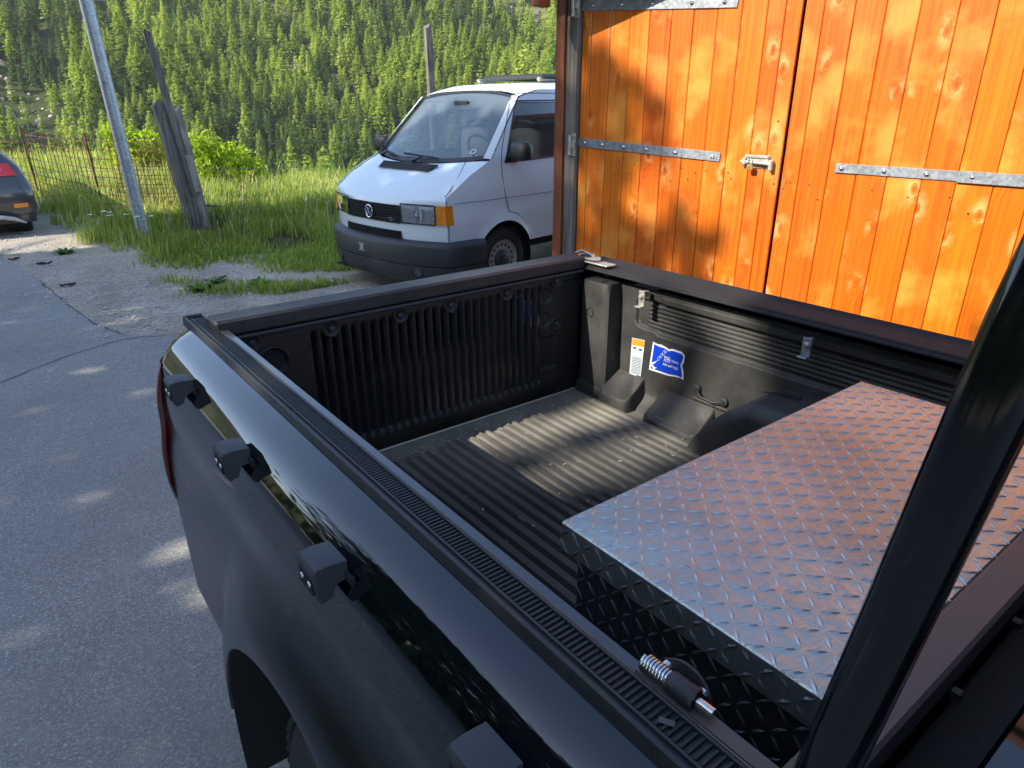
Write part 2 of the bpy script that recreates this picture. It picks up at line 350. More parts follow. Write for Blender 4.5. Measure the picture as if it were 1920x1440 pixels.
def npmesh(name, V, F, tint=None):
    me = bpy.data.meshes.new(name); V = np.asarray(V, np.float32); F = np.asarray(F, np.int32); k = F.shape[1]
    me.vertices.add(len(V)); me.vertices.foreach_set('co', V.ravel()); me.loops.add(F.size); me.loops.foreach_set('vertex_index', F.ravel())
    me.polygons.add(len(F)); me.polygons.foreach_set('loop_start', np.arange(0, F.size, k, dtype=np.int32)); me.polygons.foreach_set('loop_total', np.full(len(F), k, np.int32))
    me.update(calc_edges=True)
    if tint is not None:
        a = me.attributes.new('tint', 'FLOAT', 'POINT'); a.data.foreach_set('value', np.asarray(tint, np.float32))
    me.validate(); return me
def text_obj(body, name, mat, parent, o, u, v_, size, depth=.0006, align='LEFT', width=1.0):
    cu = bpy.data.curves.new(name, 'FONT'); cu.body = body; cu.size = size; cu.extrude = depth; cu.align_x = align
    t = bpy.data.objects.new(name + '_tmp', cu); col.objects.link(t); bpy.context.view_layer.update()
    me = bpy.data.meshes.new_from_object(t.evaluated_get(bpy.context.evaluated_depsgraph_get())); bpy.data.objects.remove(t)
    o, u, v_ = Vector(o), Vector(u), Vector(v_); n = u.cross(v_)
    for vt in me.vertices: vt.co = o + u * vt.co.x * width + v_ * vt.co.y + n * vt.co.z
    me.materials.clear(); return link(me, name, mat, parent)
def interp(x, xs, ys): return float(np.interp(x, xs, ys))
def sstep(t): t = max(0, min(1, t)); return t * t * (3 - 2 * t)
def V3(*a): return Vector(a)

# ================================================================== terrain
def crest(x): return interp(x, [-30, 2.6, 3.6, 5.0, 12, 60], [30, 22.0, 15.5, 14.0, 14.0, 25])
def H(x, y):
    z = .02 * min(max(y, -10), 40) + .012 * sin(x * 1.1 + .5) * sin(y * .9) * (1 if y > 6.5 and x > .6 else 0)
    d = y - crest(x)
    if d > 0: z -= .55 * (math.sqrt(d * d + 1.2) - 1.095)
    return max(z, -70)
def terrain():
    mb = MB(); xs = list(np.concatenate([np.linspace(-600, -20, 12), np.linspace(-16, 16, 65), np.linspace(20, 600, 14)])); ys = list(np.concatenate([np.linspace(-60, -4, 8), np.linspace(-3, 30, 67), np.linspace(32, 60, 12), np.linspace(70, 210, 12)]))
    mb.grid([[(x, y, H(x, y) - .03) for x in xs] for y in ys]); o = mb.build('ground', MT['soil'], None, True); tag(o, None, None, None, 'structure')
terrain()
def sheet(name, mat, pts, dz, step=.5):
    # polygon sheet triangulated on a grid: clip columns between left/right boundary x(y)
    mb = MB(); ys = pts[0]; xl = pts[1]; xr = pts[2]; rows = []
    y = ys[0]
    while y <= ys[-1] + 1e-6:
        a = interp(y, ys, xl); b = interp(y, ys, xr)
        if name != 'asphalt_road': b += .38 + .05 * sin(y * 3.3)
        else: b += .03 * sin(y * 7) + .015 * sin(y * 17)
        n = 24; rows.append([(a + (b - a) * ((k / n) ** .6 if a < -2 else k / n), y, H(a + (b - a) * ((k / n) ** .6 if a < -2 else k / n), y) + dz) for k in range(n + 1)]); y += step
    mb.grid(rows); return tag(mb.build(name, mat, None, True), None, None, None, 'structure')
sheet('gravel_verge', MT['gravel'], ([-20, 4.6, 6.0, 6.6, 7.4, 8.3, 10.5, 12.5, 15], [-12] * 9, [9, 9, 9, 6.5, 4.5, 2.1, 1.35, 1.0, .7]), .012, .12)
sheet('asphalt_road', MT['asphalt'], ([-20, 4.9, 5.7, 6.02, 6.66, 8.6, 10, 11, 12], [-12] * 9, [9, 6, .95, .66, .47, .24, .03, -.6, -3]), .018, .12)
# dark seam across the asphalt and small cracks
def ribbon(name, pts, wd, mat, dz):
    mb = MB(); rows = []; P = [Vector((x, y, 0)) for x, y in pts]; Q = []
    for a, b in zip(P[:-1], P[1:]):
        n = max(2, int((b - a).length / .06)); Q += [a.lerp(b, k / n) for k in range(n)]
    for i, p in enumerate(Q):
        d = (Q[min(i + 1, len(Q) - 1)] - Q[max(i - 1, 0)]).normalized(); q = Vector((-d.y, d.x, 0))
        p = p + q * random.uniform(-.008, .008); ww = wd * random.uniform(.35, 1)
        rows.append([(*(p + q * ww).xy, H(p.x, p.y) + dz), (*(p - q * ww).xy, H(p.x, p.y) + dz)])
    mb.grid(rows); return tag(mb.build(name, mat), None, None, None, 'structure')
ribbon('road_seam', [(-1.2, 4.6), (-.6, 5.05), (-.19, 5.38), (.2, 5.68), (.62, 5.86), (.9, 5.78), (1.6, 5.6)], .006, MT['sealm'], .0225)
ribbon('road_crack', [(.66, 5.95), (.5, 6.5), (.42, 7.1), (.28, 8.4)], .007, MT['sealm'], .0225)

# opposite hillside
U = Vector((sin(.35), cos(.35), 0)); PV = Vector((cos(.35), -sin(.35), 0))
def hillz(D, L):
    z = -62 + (D - 175) * .44 + 9 * sin(L * .021 + 1) * sin(D * .013) + 4 * sin(L * .05 + D * .03) + 2 * sin(L * .11 - D * .07)
    return z
def hill():
    mb = MB(); rows = []
    for D in np.linspace(165, 610, 80):
        rows.append([tuple(U * D + PV * L + Vector((0, 0, hillz(D, L)))) for L in np.linspace(-560, 600, 110)])
    mb.grid(rows); tag(mb.build('hillside', MT['hill'], None, True), None, None, None, 'structure')
hill()
# ================================================================== conifers
def conifer(kind, seed, whorls, nb, cards, rad):
    r = np.random.default_rng(seed); V = []; F = []; 
    def tri(a, b, c): i = len(V); V.extend([a, b, c]); F.append((i, i + 1, i + 2))
    def vv(*a): return np.array(a, float)
    # trunk
    TV = []; TF = []
    for k in range(5):
        a = 2 * pi * k / 5; TV.append((.013 * cos(a), .013 * sin(a), -.04))
    TV.append((0, 0, .97)); TF = [(k, (k + 1) % 5, 5) for k in range(5)]
    z0 = .16 if kind == 'larch' else .10
    for i in range(whorls):
        t = (i + r.random() * .6) / whorls; z = z0 + (1 - z0) * t
        R = rad * (1 - t) ** .95 * (.7 + .6 * r.random()) + .008
        if t < .12: R *= .6
        for b in range(nb):
            if r.random() < .14: continue
            a = 2 * pi * (b + r.random()) / nb; L = R * (.6 + .55 * r.random()); dr = (-.35 if kind == 'spruce' else -.12) * L
            d = vv(cos(a), sin(a), 0); q = vv(-sin(a), cos(a), 0)
            base = vv(0, 0, z); tip = base + d * L + vv(0, 0, dr + (.10 * L if kind == 'larch' else .12 * L)); mid = base + d * L * .5 + vv(0, 0, dr * .35)
            wd = L * .22
            tri(base, mid + q * wd, tip); tri(base, tip, mid - q * wd)
            for c in range(cards):
                f = .25 + .75 * r.random(); p = base + (tip - base) * f + q * r.normal(0, .10 * L) + vv(0, 0, r.normal(0, .012))
                s_ = (.015 + .020 * r.random()) * (1.15 - t * .65) * (1.5 if cards < 4 else 1)
                e1 = q * r.choice([-1, 1]) + r.normal(0, .35, 3); e1 /= np.linalg.norm(e1); e2 = d + r.normal(0, .4, 3); e2[2] -= .35; e2 /= np.linalg.norm(e2)
                tri(p - e1 * s_ * .9, p + e1 * s_ * .9 - vv(0, 0, s_ * .5), p + e2 * s_ * 1.9)
    for k in range(5):
        a = 2 * pi * k / 5; tri(vv(.012 * cos(a), .012 * sin(a), .93), vv(.012 * cos(a + 2), .012 * sin(a + 2), .93), vv(0, 0, 1.03))
    return np.array(V), np.array(F), np.array(TV), np.array(TF)
def tree_mesh(name, kind, seed, whorls, nb, cards, rad):
    V, F, TV, TF = conifer(kind, seed, whorls, nb, cards, rad)
    me = npmesh(name, np.vstack([V, TV]), np.vstack([F, TF + len(V)]))
    me.materials.append(MT[kind]); me.materials.append(MT['bark'])
    idx = np.zeros(len(me.polygons), np.int32); idx[len(F):] = 1
    if len(idx) == len(F) + len(TF): me.polygons.foreach_set('material_index', idx)
    return me
def proj(P):
    d = Vector(P) - CAM; z = d.dot(fw)
    if z <= 0: return None
    return (960 + 1263.79 * d.dot(rt) / z, 720 - 1263.79 * d.dot(up) / z, z)
near_meshes = {'larch': [tree_mesh('larch_tree', 'larch', s, 24, 11, 7, .235) for s in (1, 2, 3, 4)], 'spruce': [tree_mesh('spruce_tree', 'spruce', s, 26, 11, 6, .20) for s in (5, 6, 7)]}
cands = []
D = 182.0
while D < 600:
    st = 4.5 + (D - 180) * .004
    for L in np.arange(-260, 420, st):
        d = D + random.uniform(-.5, .5) * st; l = L + random.uniform(-.55, .55) * st
        if random.random() < .06: continue
        z = hillz(d, l); P = U * d + PV * l; P.z = z
        # rocky clearings on the slope
        if ((P.x - 20) / 9) ** 2 + ((P.y - 325) / 34) ** 2 < 1 and random.random() < .8: continue
        if ((P.x - 285) / 30) ** 2 + ((P.y - 380) / 55) ** 2 < 1 and random.random() < .6: continue
        if random.random() < .25 * sstep((sin(P.x * .045 + 2) * sin(P.y * .06)) * 2 - 1): continue
        q = proj(P + Vector((0, 0, 6)))
        if q is None or q[0] < -80 or q[0] > 1120 or q[1] < -140 or q[1] > 470: continue
        mixv = sin(P.x * .03 + 1.3) * cos(P.y * .025) + random.gauss(0, .55)
        kind = 'larch' if mixv > -.45 else 'spruce'
        h = random.choice((random.uniform(7, 12), random.uniform(10, 19))) * (1 if kind == 'larch' else .92) * (1.15 if d < 260 else 1)
        cands.append((h / q[2], P, kind, h, random.uniform(0, 6.28), random.uniform(.75, 1.45), q))
    D += st
vis = sorted([c for c in cands if -10 < c[6][0] < 1050 and -20 < c[6][1] < 360 and not (c[6][0] > 700 and c[6][1] > 180 + (900 - c[6][0]) * .6)], key=lambda c: -c[0])
pick = {'larch': [], 'spruce': []}
for c in vis:
    if len(pick[c[2]]) < 300: pick[c[2]].append(c)
chosen = set(id(c) for k in pick for c in pick[k])
LBL = {'larch': ('light green feathery larch standing among the forest on the far slope', 'larch tree', 'larches on the opposite hillside'),
       'spruce': ('dark green narrow spruce standing among the forest on the far slope', 'spruce tree', 'spruces on the opposite hillside')}
for k in pick:
    for c in pick[k]:
        me = random.choice(near_meshes[k]); o = bpy.data.objects.new(k + '_tree', me); col.objects.link(o)
        o.location = c[1]; o.rotation_euler = (random.uniform(-.04, .04), random.uniform(-.04, .04), c[4]); o.scale = (c[3] * c[5], c[3] * c[5], c[3]); tag(o, *LBL[k])
for k in pick:
    T = [conifer(k, s, 12, 7, 3, .23) for s in (21, 22, 23)]; VV = []; FF = []; n = 0
    for c in cands:
        if c[2] != k or id(c) in chosen: continue
        V, F, TV, TF = random.choice(T); A = np.vstack([V, TV]); B = np.vstack([F, TF + len(V)])
        ca, sa = cos(c[4]), sin(c[4]); A = np.stack([(A[:, 0] * ca - A[:, 1] * sa) * c[5], (A[:, 0] * sa + A[:, 1] * ca) * c[5], A[:, 2]], 1) * c[3] + np.array(c[1])
        VV.append(A); FF.append(B + n); n += len(A)
    if VV:
        o = link(npmesh('distant_' + k + '_forest', np.vstack(VV), np.vstack(FF)), 'distant_' + k + '_forest', MT[k])
        tag(o, 'mass of far %s filling the upper slope' % ('light green larches' if k == 'larch' else 'dark spruces'), 'forest', None, 'stuff')
# scattered pale rocks on the clearings
mb = MB()
for i in range(260):
    if i % 5 == 0: x, y = random.gauss(20, 6), random.gauss(325, 22)
    else: x, y = random.gauss(285, 20), random.gauss(380, 35)
    P = Vector((x, y, 0)); z = hillz(P.dot(U), P.dot(PV)); s_ = random.uniform(.4, 1.6)
    mb.box((x, y, z + s_ * .1), (s_ * 1.6, s_, s_ * .9), Matrix.Rotation(random.random() * 6, 3, Vector((random.random(), random.random(), 1)).normalized()), s_ * .2)
tag(mb.build('scree_rocks', simple('pale_rock', (.42, .34, .30), .95, 0, .6, .3)), 'pale rocks scattered over clearings on the far slope', 'rocks', None, 'stuff')

# ================================================================== grass and plants near
def grass_density(x, y):
    if y > crest(x) + 2.5: return 0
    if y < 6.4: return 0
    lb = interp(y, [6.4, 6.6, 7.4, 8.3, 10.5, 12.5, 15, 20], [1.7, 1.25, 1.12, .90, .78, .75, .2, -.5])
    lb += .16 * sin(y * 4.1) + .10 * sin(y * 9.7 + 1) + .05
    if x < lb: return 0
    d = min(1, (x - lb) / .55) ** 1.4
    # bare gravel track between the near tuft and the bank
    tr = abs(y - interp(x, [.8, 1.1, 1.5, 1.9, 2.45, 3.2], [8.8, 8.3, 7.75, 7.30, 6.95, 6.6]))
    if tr < .24 and y < 8.6: d *= max(0, (tr - .12) / .12) * .5
    elif y < interp(x, [.8, 1.1, 1.5, 1.9, 2.45, 3.2], [8.8, 8.3, 7.75, 7.30, 6.95, 6.6]): d *= 1.0 if x > 1.28 + .12 * sin(y * 8) else .06
    if x > 3.4 and y < 8.0: d *= .1
    return d
N = 120000; cnt = 0
gx = rng.uniform(.4, 9, 420000); gy = 6.4 + (rng.random(420000) ** 1.25) * 19
u_ = rng.random(420000); sel = []
for i in range(len(gx)):
    if u_[i] < grass_density(gx[i], gy[i]) * (1.0 if gy[i] < 12 else .62) * (.42 + .58 * sin(gx[i] * 3.1 + 1 + sin(gy[i])) * sin(gy[i] * 2.3)):
        sel.append(i)
        if len(sel) >= N: break
gx = gx[sel]; gy = gy[sel]; n = len(gx)
gz = np.array([H(a, b) for a, b in zip(gx, gy)])
patch = np.sin(gx * 1.7 + .6) * np.cos(gy * 1.3) + rng.normal(0, .45, n)
edge = np.clip((gy - 6.2) / 4.6, .30, 1)
hh = rng.uniform(.08, .34, n) * edge * .8 * (.75 + .5 * np.abs(np.sin(gx * 2.1 + np.cos(gy * 1.7) * 2))) * (1 + .5 * (rng.random(n) < .12)) * np.where(gy > 12, 1.25, 1); wd = np.where(gy > 11, .009, .0065) * rng.uniform(.7, 1.5, n)
an = rng.uniform(0, 2 * pi, n); ln = rng.uniform(.1, .75, n) * hh
dx, dy = np.cos(an), np.sin(an); qx, qy = -dy, dx
def lay(px, py, pz): return np.stack([px, py, pz], 1)
b0 = lay(gx - qx * wd, gy - qy * wd, gz - .01); b1 = lay(gx + qx * wd, gy + qy * wd, gz - .01)
m0 = lay(gx + dx * ln * .35 - qx * wd * .8, gy + dy * ln * .35 - qy * wd * .8, gz + hh * .6); m1 = lay(gx + dx * ln * .35 + qx * wd * .8, gy + dy * ln * .35 + qy * wd * .8, gz + hh * .6)
tp = lay(gx + dx * ln, gy + dy * ln, gz + hh)
V = np.stack([b0, b1, m1, m0, tp], 1).reshape(-1, 3); base = np.arange(n)[:, None] * 5
F = np.concatenate([base + np.array([0, 1, 2]), base + np.array([0, 2, 3]), base + np.array([3, 2, 4])])
tint = np.clip(.38 + .16 * patch + .42 * (rng.random(n) < .08) + np.where(gy > 11.2, .30, 0) + np.where((gx < 1.5) & (gy < 11), .12, 0), 0, 1)  # far bank blades lightened: sunlight put into the tint
o = link(npmesh('meadow_grass', V, F, np.repeat(tint, 5)), 'meadow_grass', MT['grass']); tag(o, 'tall green meadow grass on the bank behind the road', 'grass', None, 'stuff')
# taller tan seed stems
nS = 550; sx = rng.uniform(1.1, 6.5, nS); sy = rng.uniform(8.4, 17, nS); keep = np.array([grass_density(a, b) > .4 for a, b in zip(sx, sy)]); sx, sy = sx[keep], sy[keep]; nS = len(sx)
sz = np.array([H(a, b) for a, b in zip(sx, sy)]); sh = rng.uniform(.22, .46, nS); sa = rng.uniform(0, 6.28, nS); lx, ly = np.cos(sa) * sh * .25, np.sin(sa) * sh * .25; q1, q2 = -np.sin(sa) * .0035, np.cos(sa) * .0035
V = np.stack([lay(sx - q1, sy - q2, sz), lay(sx + q1, sy + q2, sz), lay(sx + lx * .8 + q1, sy + ly * .8 + q2, sz + sh * .8), lay(sx + lx * .8 - q1, sy + ly * .8 - q2, sz + sh * .8), lay(sx + lx * .85 + q1 * 3, sy + ly * .85 + q2 * 3, sz + sh * .88), lay(sx + lx * .85 - q1 * 3, sy + ly * .85 - q2 * 3, sz + sh * .88), lay(sx + lx, sy + ly, sz + sh), lay(sx + lx * .8, sy + ly * .8, sz + sh * .8)], 1).reshape(-1, 3)
base = np.arange(nS)[:, None] * 8; F = np.concatenate([base + np.array([0, 1, 2, 3]), base + np.array([7, 4, 6, 5])])
o = link(npmesh('seed_stems', V, F), 'seed_stems', simple('dry_stem', (.42, .36, .20), .9, 0, 4, .4)); tag(o, 'dry tan seed stems standing above the green meadow grass', 'grass', None, 'stuff')
# dark clods on the dirt beside the road
for x, y, lb in ((.17, 9.6, 'dark clod on the dirt strip furthest along the road edge'), (.40, 9.15, 'dark reddish clod on the dirt strip between the two others'), (.50, 7.95, 'dark clod beside a grass tuft close to the asphalt edge')):
    c = MB()
    for k in range(7): c.box((x + random.uniform(-.06, .06), y + random.uniform(-.03, .03), H(x, y) + .03), (random.uniform(.03, .06), random.uniform(.015, .03), .012), Matrix.Rotation(random.uniform(-.7, .7), 3, Vector((random.random(), random.random(), .5)).normalized()), .003)
    tag(c.build('dirt_clod', simple('dark_clod', (.05, .025, .02), .95)), lb, 'clod')
# loose stones on the verge and road edge
pv, pf = [], []
for k in range(2600):
    y = rng.uniform(4.2, 11.5); x = interp(y, [4.2, 5.7, 6.66, 8.6, 10, 11.5], [1.2, .9, .47, .24, .03, -.2]) + rng.normal(.35, .5) * (1 if y < 9 else .6)
    if x < -.8: continue
    s_ = rng.uniform(.004, .013) * (1.6 if rng.random() < .06 else 1); z = H(x, y) + .02; a = rng.uniform(0, 6.28); i = len(pv)
    for j in range(4): pv.append((x + s_ * 1.3 * cos(a + j * 1.57), y + s_ * cos(a + 1.2 + j * 1.57), z))
    pv.append((x, y, z + s_ * .9)); pf += [(i, i + 1, i + 4), (i + 1, i + 2, i + 4), (i + 2, i + 3, i + 4), (i + 3, i, i + 4)]
o = link(npmesh('loose_stones', pv, pf), 'loose_stones', simple('pale_stone', (.42, .40, .36), .9, 0, 3, .45)); tag(o, 'small loose stones scattered along the road edge', 'stones', None, 'stuff')
# weeds: broad leaf rosettes
def weed(x, y, s_, n, label, tall=False):
    t = MB(); z = H(x, y)
    for k in range(n):
        a = random.uniform(0, 2 * pi); L = s_ * random.uniform(.6, 1.1); e = random.uniform(.3, 1.1); wd = L * .16; d = V3(cos(a), sin(a), 0); q = V3(-sin(a), cos(a), 0); p0 = V3(x, y, z + (random.uniform(0, s_ * 1.2) if tall else 0)); rows = []
        for j in range(5):
            f = j / 4; c = p0 + d * L * f * cos(e * (1 - f * .5)) + V3(0, 0, L * sin(e) * (f - .45 * f * f)); ww = wd * sin(pi * min(.97, f * .85 + .12)); rows.append([c - q * ww, c + V3(0, 0, -ww * .3), c + q * ww])
        t.grid(rows)
    if tall: t.tube([(x, y, z), (x + .02, y, z + s_ * 1.5)], .006, 5)
    return tag(t.build('weed_plant', MT['weed'], None, True), label, 'weed', None)
for i, (x, y, s_, nn, lb) in enumerate([(1.52, 7.02, .16, 34, 'low broad leaved weed at the bare track edge nearest the truck tailgate'), (1.72, 7.22, .14, 26, 'leafy green weed on the gravel just behind the lowest weed'), (2.05, 6.9, .15, 26, 'bright weed tuft close to the pale sandy patch'), (.66, 9.6, .15, 36, 'small bright green weed clump alone on the dirt beside the dark car'), (4.25, 5.15, .22, 22, 'sprawling weed growing beside the van front wheel')]):
    weed(x, y, s_, nn, lb)
for i, (x, y) in enumerate([(1.15, 9.9), (1.25, 10.15), (1.38, 9.8), (1.05, 10.3), (1.62, 9.55), (1.45, 9.5), (1.3, 10.5)]):
    t = thing('yarrow_plant', 'white yarrow flower in the grass by the steel pole, ' + ['second from the left', 'tall one in the middle group', 'third from the right', 'leftmost of the group', 'rightmost beside the pole foot', 'nearest the road on the right', 'furthest back of the group'][i], 'flower', (x, y, H(x, y)), 'white flowers by the steel pole')
    z = H(x, y); h = random.uniform(.3, .42); MB().tube([(x, y, z), (x + .02, y, z + h * .6), (x + .03, y + .02, z + h)], .004, 5).build('stem', MT['weed'], t)
    mb = MB()
    for k in range(14):
        a = random.uniform(0, 6.28); r_ = random.uniform(0, .035); mb.disc((x + .03 + r_ * cos(a), y + .02 + r_ * sin(a), z + h + random.uniform(0, .008)), (random.uniform(-.3, .3), random.uniform(-.3, .3), 1), .010, 6, .003)
    mb.build('flower_head', MT['petal'], t)
# bushes
def leaf_cloud(n, blobs, size, seed, elong=1.5):
    r = np.random.default_rng(seed); bl = np.array(blobs, float); wts = bl[:, 3] ** 2; k = r.choice(len(bl), n, p=wts / wts.sum())
    d = r.normal(0, 1, (n, 3)); d /= np.linalg.norm(d, axis=1)[:, None]; rr = bl[k, 3] * (.55 + .5 * r.random(n)); P = bl[k, :3] + d * rr[:, None] * np.array([1, 1, .8])
    return quads(P, size, r, elong)
def quads(P, size, r, elong=1.5):
    n = len(P); a = r.normal(0, 1, (n, 3)); a /= np.linalg.norm(a, axis=1)[:, None]; b = np.cross(a, r.normal(0, 1, (n, 3))); b /= np.linalg.norm(b, axis=1)[:, None]
    s_ = size * r.uniform(.6, 1.3, n)[:, None]; V = np.stack([P - a * s_ * elong, P + b * s_ * .55, P + a * s_ * elong, P - b * s_ * .55], 1).reshape(-1, 3)
    return V, np.arange(n * 4).reshape(-1, 4)
def bush(name, label, loc, blobs, n, size, seed, mat):
    t = thing(name, label, 'bush', loc)
    st = MB(); L = Vector(loc)
    for b in blobs:
        st.tube([L, L.lerp(Vector(b[:3]), .5) + V3(random.uniform(-.1, .1), 0, .05), Vector(b[:3])], [.03, .02, .008], 5)
    st.build('stem', MT['bark'], t); V, F = leaf_cloud(n, blobs, size, seed); link(npmesh('foliage', V, F), 'foliage', mat, t)
bush('leafy_bush', 'bright yellow green bush right of the weathered wooden post', (3.85, 14.2, H(3.85, 14.2) - .2), [(3.35, 14.2, 1.15, .28), (3.45, 14.2, .75, .42), (3.9, 14.3, .72, .5), (4.3, 14.2, .55, .45), (4.6, 14.3, .35, .33), (3.5, 14.3, .3, .45), (4.1, 14.1, .3, .5), (3.25, 14.4, 1.3, .16), (3.75, 14.2, 1.05, .25), (4.45, 14.2, .72, .2), (3.9, 14.2, 1.02, .32), (4.2, 14.25, .88, .28), (3.6, 14.2, 1.22, .22)], 3000, .045, 3, MT['bush'])
bush('leafy_bush', 'bright yellow green bush behind the rusty mesh fence', (3.1, 17.6, H(3.1, 17.6) - .2), [(2.75, 17.6, 1.15, .35), (3.1, 17.5, .95, .5), (3.45, 17.6, .75, .45), (2.8, 17.6, .7, .4), (3.2, 17.6, .45, .6), (2.6, 17.6, 1.35, .2), (3.4, 17.6, 1.1, .25)], 2600, .055, 4, MT['bush'])
bush('low_shrub', 'low yellow flowering shrub at the field edge beside the bush', (5.0, 13.4, H(5, 13.4)), [(4.9, 13.4, .42, .22), (5.2, 13.5, .35, .2), (4.7, 13.5, .35, .18)], 900, .03, 5, MT['bush'])

# ================================================================== fence, posts
def mesh_panel(A, B, nv, nh, z0, z1, label, group):
    A, B = Vector(A), Vector(B); t = thing('rebar_mesh_panel', label, 'fence panel', A, group)
    L = (B - A).length; d = (B - A).normalized()
    for i in range(nv):
        p = A.lerp(B, i / (nv - 1)); 
        MB().tube([p + V3(0, 0, z0), p + V3(random.uniform(-.01, .01), 0, (z0 + z1) / 2), p + V3(random.uniform(-.015, .015), 0, z1 + (.05 if i % 2 else .02))], .0055, 5).build('vertical_bar', MT['rust'], t)
    for j in range(nh):
        z = z0 + .05 + (z1 - z0 - .08) * j / (nh - 1)
        MB().tube([A + V3(0, .01, z), A.lerp(B, .5) + V3(0, .01, z - .015), B + V3(0, .01, z)], .0054, 5).build('horizontal_bar', MT['rust'], t)
g_ = 'rusty mesh panels of the fence'
mesh_panel((1.5, 12.45, .25), (2.36, 11.55, .23), 13, 9, 0, 1.14, 'rusty mesh fence panel nearest the weathered wooden post', g_)
mesh_panel((.86, 14.95, .3), (1.5, 12.45, .25), 17, 9, 0, 1.12, 'rusty mesh fence panel in the middle between the two thin stakes', g_)
mesh_panel((-.3, 16.4, .33), (.86, 14.95, .3), 16, 8, -.05, 1.0, 'rusty mesh fence panel furthest left behind the dark car', g_)
mesh_panel((1.75, 12.3, .25), (2.5, 11.75, .23), 12, 8, .03, 1.05, 'second mesh layer leaning behind the panel at the wooden post', g_)
for (x, y, lb) in ((1.5, 12.43, 'rusty stake at the middle of the mesh fence'), (.86, 14.93, 'rusty stake of the mesh fence near the dark car')):
    tag(MB().tube([(x, y, H(x, y) - .05), (x - .03, y, H(x, y) + 1.22)], .016, 6).build('fence_stake', MT['rust']), lb, 'fence stake')
# galvanised pole
t = MB().tube([(1.56, 9.75, .12), (1.515, 9.75, 1.5), (1.47, 9.75, 2.95), (1.45, 9.75, 4.2)], .072, 20, True).build('steel_pole', MT['galv'], None, ang=40); tag(t, 'leaning galvanised steel pole standing in the grass', 'pole')
# old wooden post
P0 = V3(2.44, 10.73, .15)
t = thing('wooden_post', 'split weathered grey wooden post with a thin slat beside the steel pole', 'post', P0)
def slab(mb, pts, w_, d_, n=7, jit=.012):
    rows = []
    for i in range(n):
        f = i / (n - 1); c = Vector(pts[0]).lerp(Vector(pts[1]), f); k = 1 - .12 * f; r = []
        for sx, sy in ((-1, -1), (-.3, -1.15), (.4, -1), (1, -1), (1, 1), (.2, 1.1), (-1, 1)):
            r.append(c + V3(sx * w_ / 2 * k + random.uniform(-jit, jit), sy * d_ / 2 * k + random.uniform(-jit, jit), random.uniform(-.05, .05) * (1 if i == n - 1 else .1)))
        rows.append(r)
    mb.grid(rows, True); mb.cap(rows[-1]); return mb
slab(MB(), (P0 + V3(-.03, 0, 0), V3(2.23, 10.73, 1.86)), .20, .18).build('post_half', MT['grey'], t)
slab(MB(), (P0 + V3(.10, .03, 0), V3(2.41, 10.76, 1.80)), .17, .16).build('post_half', MT['greyb'], t)
slab(MB(), (V3(2.46, 10.62, .65), V3(2.22, 10.62, 2.73)), .10, .03, 5, .003).build('slat', MT['grey'], t)
MB().box((2.48, 10.60, .95), (.10, .02, .5), Matrix.Rotation(-.1, 3, 'Y'), .004).build('cleat', MT['greyb'], t)
MB().tube([(2.55, 10.7, .5), (2.78, 10.6, .47)], [.018, .012], 6).build('peg', MT['grey'], t)
t = slab(MB(), (V3(6.66, 10.9, 0), V3(6.60, 10.9, 3.05)), .13, .10, 9, .006).build('timber_pole', MT['grey']); tag(t, 'weathered timber pole rising behind the white van roof', 'pole')
for i, (z0, z1, lb) in enumerate(((1.72, 1.60, 'topmost thin wire from the wooden post to behind the van'), (1.42, 1.30, 'middle thin wire from the wooden post to behind the van'), (1.0, .95, 'lowest thin wire from the wooden post to behind the van'))):
    P = [V3(-6 + (8.3) * k / 5, 13.5 - 2.7 * k / 5, z0 + .1 * (1 - k / 5)) for k in range(6)] + [V3(2.4 + 4.2 * k / 6, 10.72 + .15 * k / 6, z0 + (z1 - z0) * k / 6 - .05 * sin(pi * k / 6)) for k in range(7)]
    tag(MB().tube(P, .0032, 5).build('fence_wire', MT['wire']), lb, 'wire')

# ================================================================== garage
NW = V3(cos(WA), sin(WA), 0); SW = V3(-sin(WA), cos(WA), 0); D0 = 3.506482
def W(s, z, e=0): return NW * (D0 - e) + SW * s + V3(0, 0, z)
RW = Matrix((NW, SW, V3(0, 0, 1))).transposed()
def wbox(mb, s0, s1, z0, z1, e0, e1, bev=0, tilt=0):
    M = RW if not tilt else RW @ Matrix.Rotation(tilt, 3, 'X'); return mb.box(W((s0 + s1) / 2, (z0 + z1) / 2, (e0 + e1) / 2), (abs(e1 - e0), abs(s1 - s0), abs(z1 - z0)), M, bev)
ga = thing('garage', 'timber garage with wide orange stained double doors beside the pickup', 'garage', W(1.1, 0))
def gp(name, mb, mat, parent=ga, **k): return mb.build(name, MT[mat], parent, **k)
gp('back_wall', wbox(MB(), -3.5, 2.40, 0, 2.9, -.16, -.06), 'dark')
gp('corner_post', wbox(MB(), 2.376, 2.456, 0, 2.62, -.10, .030, .006), 'grey')
gp('corner_board', wbox(MB(), 2.459, 2.520, 0, 2.62, -.10, .045, .004), 'brown')
gp('side_wall', MB().box(W(2.455, 1.25, -2.6), (5.0, .09, 2.5), RW), 'brown')
gp('lintel', wbox(MB(), -3.4, 2.37, 2.46, 2.56, -.05, .02, .005), 'gable')
